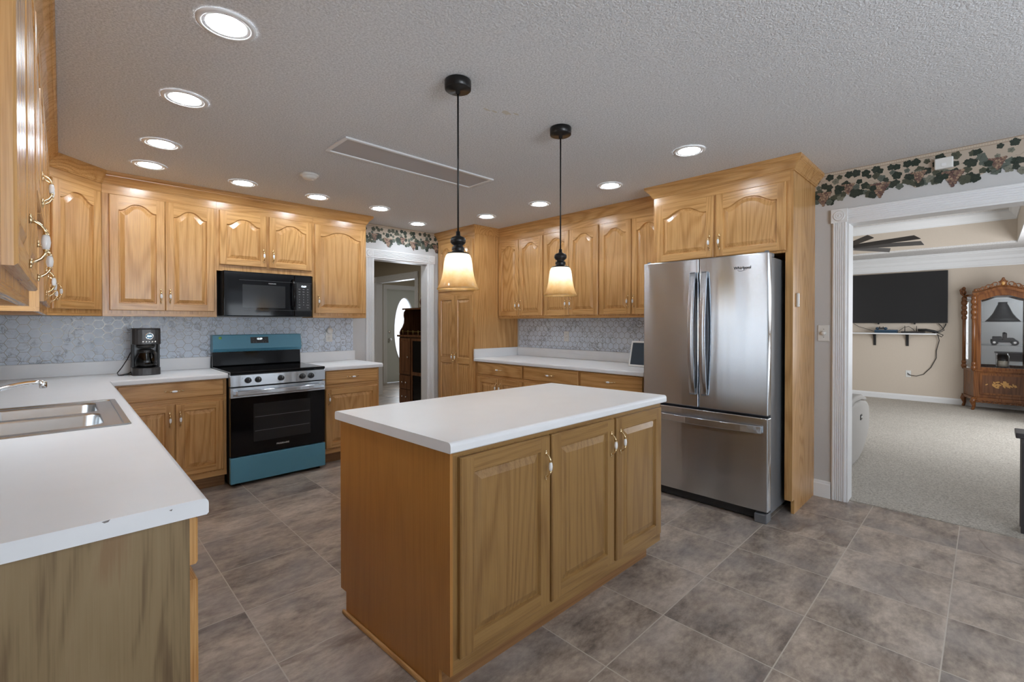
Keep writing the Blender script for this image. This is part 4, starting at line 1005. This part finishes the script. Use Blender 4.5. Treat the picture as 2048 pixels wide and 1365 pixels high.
# ---- grape wallpaper border
def border(name, label, length, seed, loc, rot):
    R = random.Random(seed); b = MB()
    mats = {}
    def pm(k, c):
        if k not in M: M[k] = plain(k, c, .75)
        return k
    G = [pm('leaf_dark', (.018, .03, .02)), pm('leaf_deep', (.028, .038, .028)), pm('leaf_olive', (.07, .075, .05)), pm('leaf_grey', (.10, .118, .098)), pm('leaf_sage', (.185, .185, .145))]
    GR = [pm('grape_plum', (.075, .035, .035)), pm('grape_mauve', (.15, .085, .07)), pm('grape_rose', (.24, .155, .11)), pm('grape_tan', (.36, .25, .17))]
    BG = pm('border_cream', (.46, .385, .31)); BD = pm('border_bead', (.55, .46, .35)); ST = pm('border_stem', (.10, .075, .045)); BR = pm('border_line', (.22, .15, .09))
    y = [0.0]
    def lay(): y[0] -= .000004; return y[0]
    def low(x): return -.185-.022*math.sin(x*26+seed)-.012*math.sin(x*61+2*seed)
    n = int(length*40)
    yy = lay()
    for i in range(n):
        x0, x1 = length*i/n, length*(i+1)/n
        b.quad((x0, yy, 0), (x1, yy, 0), (x1, yy, low(x1)), (x0, yy, low(x0)), BG)
    yy = lay(); b.quad((0, yy, -.001), (length, yy, -.001), (length, yy, -.004), (0, yy, -.004), BR); b.quad((0, yy, -.022), (length, yy, -.022), (length, yy, -.0245), (0, yy, -.0245), BR)
    x = .004
    while x < length-.01:
        b.add([(x+.0045+.004*math.cos(2*PI*k/8), yy, -.0125+.0065*math.sin(2*PI*k/8)) for k in range(8)], [list(range(8))], BD); x += .0125
    def leaf(cx, cz, s, ang, m):
        yy = lay(); P = []
        for k in range(40):
            a = 2*PI*k/40; r = s*(.80+.10*math.cos(5*a)+.10*math.cos(a)+.045*math.cos(15*a)+.05*R.uniform(-1, 1)); P.append((cx+r*math.cos(a+ang), yy, cz+r*math.sin(a+ang)))
        P = [(min(max(p[0], 0), length), p[1], min(p[2], -.001)) for p in P]
        b.add(P, [list(range(40))], m)
        yy = lay()
        for q in (0, 1.26, -1.26):
            b.tube([(min(max(cx, 0), length), yy, min(cz, -.002)), (min(max(cx+.7*s*math.cos(ang+q), 0), length), yy, min(-.002, cz+.7*s*math.sin(ang+q)))], [.0009, .0003], G[2 if m in G[:2] else 1], 3, False)
    def grapes(cx, cz, s):
        for row in range(7):
            k = 6-row
            for j in range(k+1):
                gx, gz, r = cx+(j-k/2)*.0125*s+R.uniform(-.002, .002), cz-row*.0118*s+R.uniform(-.002, .002), .0078*s
                if gx-r < 0 or gx+r > length: continue
                for rr, m, o in ((r, R.choice(GR[:3]), 0), (r*.75, R.choice(GR[1:]), .15*r)):
                    yy = lay(); b.add([(gx-o+rr*math.cos(2*PI*q/9), yy, gz+o+rr*math.sin(2*PI*q/9)) for q in range(9)], [list(range(9))], m)
    yy = lay()
    for i in range(int(length/.09)):
        x0 = R.uniform(0, length-.1); z0 = R.uniform(-.13, -.035)
        b.tube([(min(x0+.012*k, length), yy, z0+.012*math.sin(k*1.1+x0*40)) for k in range(7)], .0008, ST, 3, False)
    x = .01
    while x < length:
        leaf(x, R.uniform(-.062, -.030), R.uniform(.020, .034), R.uniform(0, 6.3), R.choice(G[:3])); x += R.uniform(.018, .10)
    x = .02
    while x < length:
        leaf(x, R.uniform(-.125, -.075), R.uniform(.016, .032), R.uniform(0, 6.3), R.choice(G)); x += R.uniform(.02, .085)
    x = .03
    while x < length:
        leaf(x, R.uniform(-.165, -.11), R.uniform(.018, .034), R.uniform(0, 6.3), R.choice(G)); x += R.uniform(.018, .06)
    x = .0; k = 0
    while x < length:
        leaf(x, low(x)+R.uniform(-.014, .030), R.uniform(.018, .034), R.uniform(3.6, 5.8), R.choice(G)); x += R.uniform(.014, .034)
    x = .05
    while x < length:
        big = k % 2 == 0; z = -.15 if big else -.115
        for q in range(4): leaf(x+R.uniform(-.065, .065), z-R.uniform(.0, .075), R.uniform(.022, .036), R.uniform(3.6, 5.8), R.choice(G[:4]))
        grapes(x, z, 1.25 if big else .95)
        leaf(x+R.choice((-1, 1))*.04, z-.02, .024, R.uniform(3.5, 6), G[0]); x += R.uniform(.15, .21); k += 1
    o = b.build(name, None, loc, (0, 0, rot), recalc=False)
    return tag(o, label, 'wallpaper border', 'grape wallpaper borders')
border('wallpaper_border', 'grape vine wallpaper border under the ceiling above the far narrow doorway', 3.42-2.307, 3, (2.307, YA-.001, H-.001), 0)
border('wallpaper_border', 'grape vine wallpaper border under the ceiling above the wide living room opening', 2.3, 5, (XB-.001, .9165, H-.001), -R90)

# ================================================================ hall furniture
h = thing('hutch', 'dark walnut hutch with small drawers and glazed door seen through the far doorway', 'hutch', (3.65, 6.22, 0), -R90)
b = MB(); b.box(.01, 1.17, .01, .40, 0, 1.11, 'walnut'); b.box(-.012, 1.19, -.02, .41, 1.11, 1.139, 'walnut'); b.box(.0, 1.18, 0, .40, 0, .08, 'walnut'); b.build('case', h, bev=.004)
sc = [(.40, 1.139), (.02, 1.139), (.015, 1.17), (.03, 1.21), (.065, 1.26), (.09, 1.32), (.095, 1.38), (.085, 1.43), (.09, 1.48), (.115, 1.515), (.40, 1.515)]
b = MB(); b.prism(sc, 'x', .0, .022, 'walnut'); b.prism(sc, 'x', 1.158, 1.18, 'walnut'); b.box(.022, 1.158, .36, .38, 1.139, 1.515, 'walnut'); b.build('scroll_back', h, bev=.003)
MB().box(-.02, 1.20, .075, .41, 1.515, 1.54, 'walnut').build('top_shelf', h, bev=.004)
b = MB(); b.tube([(.03, .06, 1.19), (1.15, .06, 1.19)], .005, 'gold', 8)
for i in range(9):
    x = .03+1.12*i/8; b.tube([(x, .06, 1.139), (x, .06, 1.19)], .004, 'gold', 8); b.ball((x, .06, 1.198), .009, 'gold', 8, 6)
b.build('gallery_rail', h)
for x0, x1, kx in ((.03, .335, .285), (.845, 1.15, .895)):
    d = MB().box(x0, x1, -.006, .012, .555, 1.09, 'walnut').build('door', h, bev=.004); MB().box(x0+.05, x1-.05, -.010, -.005, .60, 1.045, 'walnut').build('panel', d, bev=.006)
    MB().ball((kx, -.018, .813), .012, 'chrome').build('knob', d)
    for z0, z1 in ((.335, .535), (.125, .325)):
        d = MB().box(x0, x1, -.006, .012, z0, z1, 'walnut').build('drawer', h, bev=.004)
        for x in (x0+.10, x0+.205): MB().ball((x, -.018, (z0+z1)/2), .012, 'chrome').build('knob', d)
d = MB(); d.box(.36, .40, -.006, .012, .10, 1.09, 'walnut'); d.box(.78, .82, -.006, .012, .10, 1.09, 'walnut')
for z0, z1 in ((.10, .13), (.555, .605), (1.055, 1.09)): d.box(.40, .78, -.006, .012, z0, z1, 'walnut')
d = d.build('glazed_door', h, bev=.003); MB().box(.40, .78, .002, .005, .13, 1.055, 'blackg').build('pane', d)
f = thing('figurine', 'small dark figurine standing on top of the walnut hutch', 'figurine', (3.87, 5.905, 1.5405))
MB().lathe([(.045, 0), (.045, .012), (.02, .02), (.03, .05), (.042, .09), (.03, .13), (.016, .15), (.024, .175), (.024, .19), (.012, .21), (.0, .214)], (0, 0, 0), 'walnut', 20).build('body', f)
MB().ball((.0, -.02, .10), .012, 'grape_mauve').build('ornament', f)

# ================================================================ living room
t = thing('television', 'large flat black television mounted on the living room wall', 'television', (LX-.05, 1.285, 1.315), -R90)
MB().box(-.845, .845, .0, .03, 0, .955-.10, 'black').build('housing', t, bev=.004)
MB().box(-.835, .835, -.0015, .001, .014, .845, 'tv').build('screen', t)
MB().box(-.3, .3, .03, .0495, .25, .6, 'black').build('wall_mount', t)
for x in (-.04, .44): MB().box(x-.012, x+.012, .002, .02, -.022, 0, 'black').build('sensor_bar', t)
sh = thing('wall_shelf', 'narrow white wall shelf on black brackets under the television', 'shelf', (LX-.0005, 1.35, 1.125), -R90)
MB().box(-.75, .785, -.20, 0, 0, .022, 'trim').build('board', sh, bev=.002)
for x in (-.03, .41):
    b = MB(); b.prism([(0, -.20), (-.012, -.20), (-.02, -.10), (-.06, -.02), (-.14, -.004), (-.14, 0), (0, 0)], 'x', x-.018, x+.018, 'black'); b.build('bracket', sh)
gc = thing('game_console', 'blue game console on the white shelf under the television', 'game console', (LX-.11, 1.21, 1.1475), -R90)
b = MB(); b.prism([(-.09, 0), (.09, 0), (.08, .022), (-.10, .022)], 'x', -.15, .15, 'bluep'); b.prism([(-.10, .027), (.08, .027), (.09, .052), (-.09, .052)], 'x', -.15, .15, 'bluep'); b.box(-.148, .148, -.085, .075, .021, .028, 'black'); b.build('case', gc, bev=.002)
cn = thing('game_controller', 'dark game controller resting on the blue console', 'game controller', (LX-.11, 1.275, 1.2), -R90)
b = MB(); b.ball((-.055, 0, .022), (.028, .045, .022), 'bluep'); b.ball((.055, 0, .022), (.028, .045, .022), 'bluep'); b.box(-.05, .05, -.03, .03, .012, .038, 'black'); b.build('grips', cn)
for x in (-.025, .025): MB().lathe([(.006, 0), (.006, .012), (.01, .014), (.0, .018)], (x, -.01, .037), 'black', 12).build('thumbstick', cn)
rt = thing('router', 'black router box with upright antennas on the white shelf', 'router', (LX-.10, .84, 1.1475), -R90)
MB().box(-.17, .13, -.06, .06, 0, .028, 'black').build('case', rt, bev=.004)
for x in (-.13, .02): MB().tube([(x, .05, .02), (x, .055, .12)], [.006, .004], 'black', 8).build('antenna', rt)
b = MB(); b.tube([(LX-.1, .80, 1.199), (LX-.1, .70, 1.20), (LX-.1, .60, 1.18), (LX-.1, .55, 1.165)], [.02, .022, .02, .012], 'black', 8)
b.tube([(LX-.1, .62, 1.16), (LX-.08, .56, 1.17), (LX-.05, .50, 1.21), (LX-.04, .47, 1.27), (LX-.03, .46, 1.3055)], .007, 'black', 6); b.tube([(LX-.1, .62, 1.158), (LX-.08, .54, 1.16), (LX-.05, .48, 1.20), (LX-.04, .52, 1.27), (LX-.03, .55, 1.3055)], .006, 'black', 6)
b.tube([(LX-.12, .60, 1.165), (LX-.12, .54, 1.15), (LX-.10, .49, 1.12), (LX-.08, .51, 1.09), (LX-.08, .56, 1.12), (LX-.1, .60, 1.16)], .006, 'black', 6)
b.tube([(LX-.1, .60, 1.158), (LX-.06, .555, 1.12), (LX-.03, .54, 1.03), (LX-.02, .575, .86), (LX-.02, .575, .74), (LX-.02, .64, .58), (LX-.02, .73, .46), (LX-.02, .82, .425), (LX-.02, .90, .435), (LX-.018, .935, .462)], .0055, 'black', 6)
tag(b.build('power_cable'), 'black power cables bundled on the shelf and looping down to the outlet', 'cable')
b = MB(); b.tube([(LX-.05, 1.68, 1.3055), (LX-.05, 1.60, 1.25), (LX-.06, 1.48, 1.21), (LX-.08, 1.38, 1.17)], .004, 'black', 6); b.tube([(LX-.08, 1.05, 1.18), (LX-.06, .98, 1.24), (LX-.06, .92, 1.26), (LX-.06, .86, 1.21), (LX-.08, .84, 1.181)], .004, 'black', 6)
tag(b.build('signal_cable'), 'thin black cables hanging between the television and the console', 'cable')
outlet('wall_outlet', 'white outlet low on the living room wall with a black plug in it', (LX-.0004, .925, .455), -R90)

# ---- display cabinet
cc = thing('china_cabinet', 'ornate carved cherry curio cabinet with glass door and arched crest', 'cabinet', (LX-.43, -.165, 0), -R90)
plan = [(-.30, 0), (.30, 0), (.42, .40), (-.42, .40)]
def scaled(k, dy=0): return [(x*k, y if y > .3 else y-dy) for x, y in plan]
b = MB(); b.prism(scaled(1.0), 'z', .20, .60, 'cherry'); b.prism(scaled(1.05, .025), 'z', .16, .20, 'cherry'); b.prism(scaled(1.04, .02), 'z', .59, .62, 'cherry'); b.build('base', cc, bev=.004)
for x, y in ((-.29, .0), (.29, .0), (-.40, .37), (.40, .37)):
    sgn = -1 if x < 0 else 1; b = MB()
    b.tube([(x, y, .18), (x+sgn*.02, y-.02*(y < .2), .13), (x+sgn*.005, y, .06), (x+sgn*.02, y-.015*(y < .2), .012), (x+sgn*.03, y-.02*(y < .2), .008)], [.04, .036, .02, .02, .012], 'cherry', 10); b.ball((x+sgn*.02, y-.012, .018), .018, 'cherry', 10, 6); b.build('leg', cc)
def scrolls(b, x0, x1, z, amp, n, y, r=.008, mat='cherry'):
    for i in range(n):
        cx = x0+(x1-x0)*(i+.5)/n; s = 1 if i % 2 else -1; w = (x1-x0)/n
        b.tube([(cx+s*w*.5*(1-.8*k/12)*math.cos(k*.62), y, z+amp*(1-.75*k/12)*math.sin(k*.62)) for k in range(13)], [r*(1-.4*k/12) for k in range(13)], mat, 6)
b = MB(); b.box(-.28, .28, -.03, -.012, .125, .165, 'cherry'); scrolls(b, -.29, .29, .14, .026, 10, -.035); b.build('carved_apron', cc)
b = MB(); b.box(-.235, .235, -.012, .002, .245, .565, 'cherry'); p = b.build('marquetry_panel', cc, bev=.005)
b = MB()
R = random.Random(4)
b.box(-.205, .205, -.0145, -.012, .275, .535, 'walnut')
for i in range(26):
    x = R.gauss(0, .08); z = .405+R.gauss(0, .022)*(1.3-min(1, abs(x)/.16)); a = R.uniform(0, 6.3); q = .018+.012*(1-min(1, abs(x)/.16))
    b.add([(x+q*math.cos(2*PI*k/10)*math.cos(a)-.4*q*math.sin(2*PI*k/10)*math.sin(a), -.0150-i*.00003, z+q*math.cos(2*PI*k/10)*math.sin(a)+.4*q*math.sin(2*PI*k/10)*math.cos(a)) for k in range(10)], [list(range(10))], 'inlay')
b.build('inlay', p, recalc=False)
for x, y in ((-.30, .0), (.30, .0), (-.415, .385), (.415, .385)):
    b = MB(); b.tube([(x, y, .60), (x, y, 1.72)], .026 if y < .2 else .022, 'cherry', 10)
    for z, r in ((.64, .034), (.70, .03), (1.40, .034), (1.48, .04), (1.56, .036), (1.64, .04), (1.70, .034)): b.ball((x, y-.008*(y < .2), z), (r, r*.9, r*1.3), 'cherry', 10, 6)
    b.build('carved_post', cc)
def archz(x, w, z0, r): return z0+r*(.5+.5*math.cos(PI*min(1, abs(x)/w)))
b = MB(); xs = [-.42+.84*i/28 for i in range(29)]
top = [(x, archz(x, .40, 1.76, .08)) for x in xs]; bot = [(x*.66, archz(x, .40, 1.655, .075)) for x in xs]
b.prism([(x*.72, z) for x, z in top]+bot[::-1], 'y', -.02, .02, 'cherry')
b.prism([(x*.78, z+.012) for x, z in top]+[(x*.74, z-.03) for x, z in top[::-1]], 'y', -.045, .02, 'cherry')
b.prism([(-.30, .02), (.30, .02), (.42, .40), (-.42, .40)], 'z', 1.72, 1.76, 'cherry'); b.build('pediment', cc, bev=.003)
b = MB(); 
for s in (-1, 1):
    for k, (x, sz) in enumerate(((.075, .052), (.145, .044), (.205, .036), (.255, .028))):
        z = archz(s*x, .31, 1.79, .075)+.006+sz*.55
        b.tube([(s*x+s*sz*(1-.72*q/14)*math.cos(q*.62+2.2), -.01, z+sz*(1-.72*q/14)*math.sin(q*.62+2.2)) for q in range(15)], [.0105*(1-.35*q/14) for q in range(15)], 'cherry', 6)
        b.ball((s*(x+sz*.9), -.012, z-.01), (.011, .009, .011), 'cherry', 8, 6)
    b.ball((s*.285, -.01, 1.815), (.022, .015, .02), 'cherry'); 
b.ball((0, -.012, 1.915), (.035, .016, .05), 'cherry'); b.ball((0, -.012, 1.965), (.018, .012, .02), 'cherry'); b.ball((0, -.02, 1.90), (.02, .012, .03), 'inlay')
b.tube([(x*.76, -.01, archz(x*.76, .31, 1.79, .075)) for x, z in top], .012, 'cherry', 8); b.build('carved_crest', cc)
for s in (-1, 1):
    b = MB(); b.ball((s*.425, .36, 1.80), (.035, .03, .045), 'cherry'); b.ball((s*.42, .36, 1.86), (.022, .02, .03), 'cherry'); b.tube([(s*.41, .33, 1.74), (s*.45, .33, 1.78), (s*.46, .34, 1.84), (s*.43, .34, 1.87)], [.016, .014, .012, .008], 'cherry', 8); b.build('corner_finial', cc)
b = MB(); b.box(-.275, -.225, -.012, .01, .62, 1.68, 'cherry'); b.box(.225, .275, -.012, .01, .62, 1.68, 'cherry'); b.box(-.225, .225, -.012, .01, .62, .655, 'cherry'); dd = b.build('glazed_door', cc, bev=.003)
MB().box(-.225, .225, -.002, .002, .655, 1.70, 'glass').build('pane', dd)
MB().ball((.25, -.02, 1.1), .01, 'gold', 8, 6).build('knob', dd)
for s in (-1, 1):
    b = MB(); b.prism([(s*.312, .03), (s*.314, .03), (s*.408, .36), (s*.406, .36)], 'z', .62, 1.70, 'glass'); b.build('side_pane', cc)
MB().box(-.40, .40, .39, .398, .62, 1.72, 'mirror').build('mirror_back', cc)
for z in (.98, 1.33): MB().prism([(-.285, .03), (.285, .03), (.385, .38), (-.385, .38)], 'z', z, z+.007, 'glass').build('glass_shelf', cc)
k = tag(MB().lathe([(.05, .29), (.045, .27), (.06, .24), (.075, .2), (.105, .12), (.15, .05), (.19, .0), (.185, .002), (.145, .05), (.1, .12), (.05, .26)], (0, 0, 0), 'black', 32, sy=.7).build('cloth_bell', None, (LX-.43+.18, -.165, 1.3378), (0, 0, PI/2)), 'black bell-shaped cloth piece on the top glass shelf of the curio cabinet', 'ornament')
m = thing('model_vehicle', 'dark model vehicle with round wheels on the middle shelf of the curio cabinet', 'model', (LX-.43+.15, -.19, .9875), -R90)
b = MB(); b.box(-.15, .12, -.04, .04, .04, .075, 'black'); b.box(-.13, -.03, -.035, .035, .075, .12, 'black'); b.box(.0, .10, -.035, .035, .075, .10, 'char'); b.box(-.02, .02, -.03, .03, .075, .16, 'char'); b.ball((.0, 0, .165), .022, 'black'); b.build('chassis', m, bev=.004)
for x in (-.11, .10):
    for y in (-.045, .045): b = MB(); b.lathe([(.036, -.012), (.04, -.008), (.04, .008), (.036, .012)], (x, y, .04), 'black', 20, 'y'); b.lathe([(.016, -.0135), (.016, .0135)], (x, y, .04), 'ivory', 14, 'y'); b.build('wheel', m)
j = thing('candle_jar', 'clear glass jar holding a cream candle at the bottom of the curio cabinet', 'candle holder', (LX-.43+.14, -.17, .6205))
MB().lathe([(.075, 0), (.075, .03), (.05, .04), (.0, .04)], (0, 0, 0), 'black', 24).build('foot', j)
MB().lathe([(.062, .041), (.066, .06), (.066, .22), (.063, .22), (.063, .06), (.0, .046)], (0, 0, 0), 'glass', 28).build('jar', j)
MB().lathe([(.0, .05), (.05, .05), (.05, .13), (.0, .13)], (0, 0, 0), 'candle', 24).build('candle', j)

# ---- sofa arm, fan, table, stand
sf = thing('sofa', 'grey upholstered recliner sofa whose arm end shows behind the fluted door casing', 'sofa', (5.1, .845, .005))
arm = [(.0, 0), (.36, 0), (.60, .05), (.80, .14), (.91, .24), (.93, .36), (.90, .46), (.80, .515), (.55, .55), (.20, .56), (.02, .54), (-.02, .4), (-.02, .1)]
MB().prism(arm, 'y', 0, .24, 'fabric').build('arm', sf, bev=.03, seg=4)
MB().prism([(.0, .535), (.25, .56), (.56, .552), (.80, .517), (.82, .55), (.6, .60), (.25, .615), (-.02, .59)], 'y', .01, .22, 'fabric').build('arm_pad', sf, bev=.025, seg=4)
MB().box(-.0, .92, .25, 1.9, .08, .44, 'fabric').build('seat', sf, bev=.05, seg=4); MB().box(-.12, .2, .25, 1.9, .3, .98, 'fabric').build('backrest', sf, bev=.08, seg=4)
MB().prism(arm, 'y', 1.91, 2.15, 'fabric').build('arm', sf, bev=.03, seg=4)
b = MB(); b.box(.40, .47, -.006, .002, .375, .425, 'black'); 
for x in (.42, .45): b.lathe([(0, -.004), (.008, -.003), (.009, 0)], (x, -.006, .40), 'chrome', 12, 'y')
b.build('control_plate', sf, bev=.001)
fn = thing('ceiling_fan', 'dark many-bladed ceiling fan in the living room tray ceiling', 'ceiling fan', (6.9, 1.26, TZ))
MB().lathe([(.075, -.0005), (.075, -.03), (.03, -.07), (.014, -.08), (.014, -.56), (.05, -.58), (.11, -.60), (.13, -.63), (.13, -.69), (.09, -.72), (.0, -.725)], (0, 0, 0), 'fanblade', 32).build('motor', fn)
for i in range(9):
    a = 2*PI*i/9+math.radians(10)
    b = MB(); b.add([(.10, -.018, .016), (.76, -.026, .022), (.80, .016, -.016), (.10, .018, -.016), (.10, -.018, .022), (.76, -.026, .028), (.80, .016, -.010), (.10, .018, -.010)], [(3, 2, 1, 0), (4, 5, 6, 7), (0, 1, 5, 4), (1, 2, 6, 5), (2, 3, 7, 6), (3, 0, 4, 7)], 'fanblade')
    b.build('blade', fn, (0, 0, -.66), (0, 0, a))
tbl = thing('side_table', 'dark grey side table edge just inside the living room at the right', 'table', (4.36, -.40, .005))
MB().box(-.10, .10, -.27, .27, .592, .625, 'desk').build('top', tbl, bev=.004)
for x in (-.07, .065):
    for y in (-.235, .225): MB().box(x-.02, x+.02, y-.02, y+.02, 0, .592, 'desk').build('leg', tbl, bev=.002)
MB().box(-.07, .065, -.235, .235, .40, .585, 'desk').build('apron', tbl)
st = thing('office_chair', 'black swivel chair foot at the far right edge of the carpet', 'chair', (9.15, -.66, .005))
for i in range(5):
    a = 2*PI*i/5+.5; MB().tube([(.03*math.cos(a), .03*math.sin(a), .10), (.28*math.cos(a), .28*math.sin(a), .06)], [.022, .014], 'black', 8).build('leg', st)
    MB().lathe([(.025, -.012), (.028, 0), (.025, .012)], (.28*math.cos(a), .28*math.sin(a), .028), 'black', 14, 'y').build('caster', st)
MB().tube([(0, 0, .08), (0, 0, .44)], .025, 'black', 12).build('gas_lift', st)
MB().box(-.23, .23, -.23, .23, .44, .52, 'black').build('seat', st, bev=.03, seg=3); MB().box(.18, .24, -.22, .22, .56, 1.0, 'black').build('backrest', st, bev=.025, seg=3)
MB().box(.19, .23, -.03, .03, .48, .60, 'black').build('back_post', st)
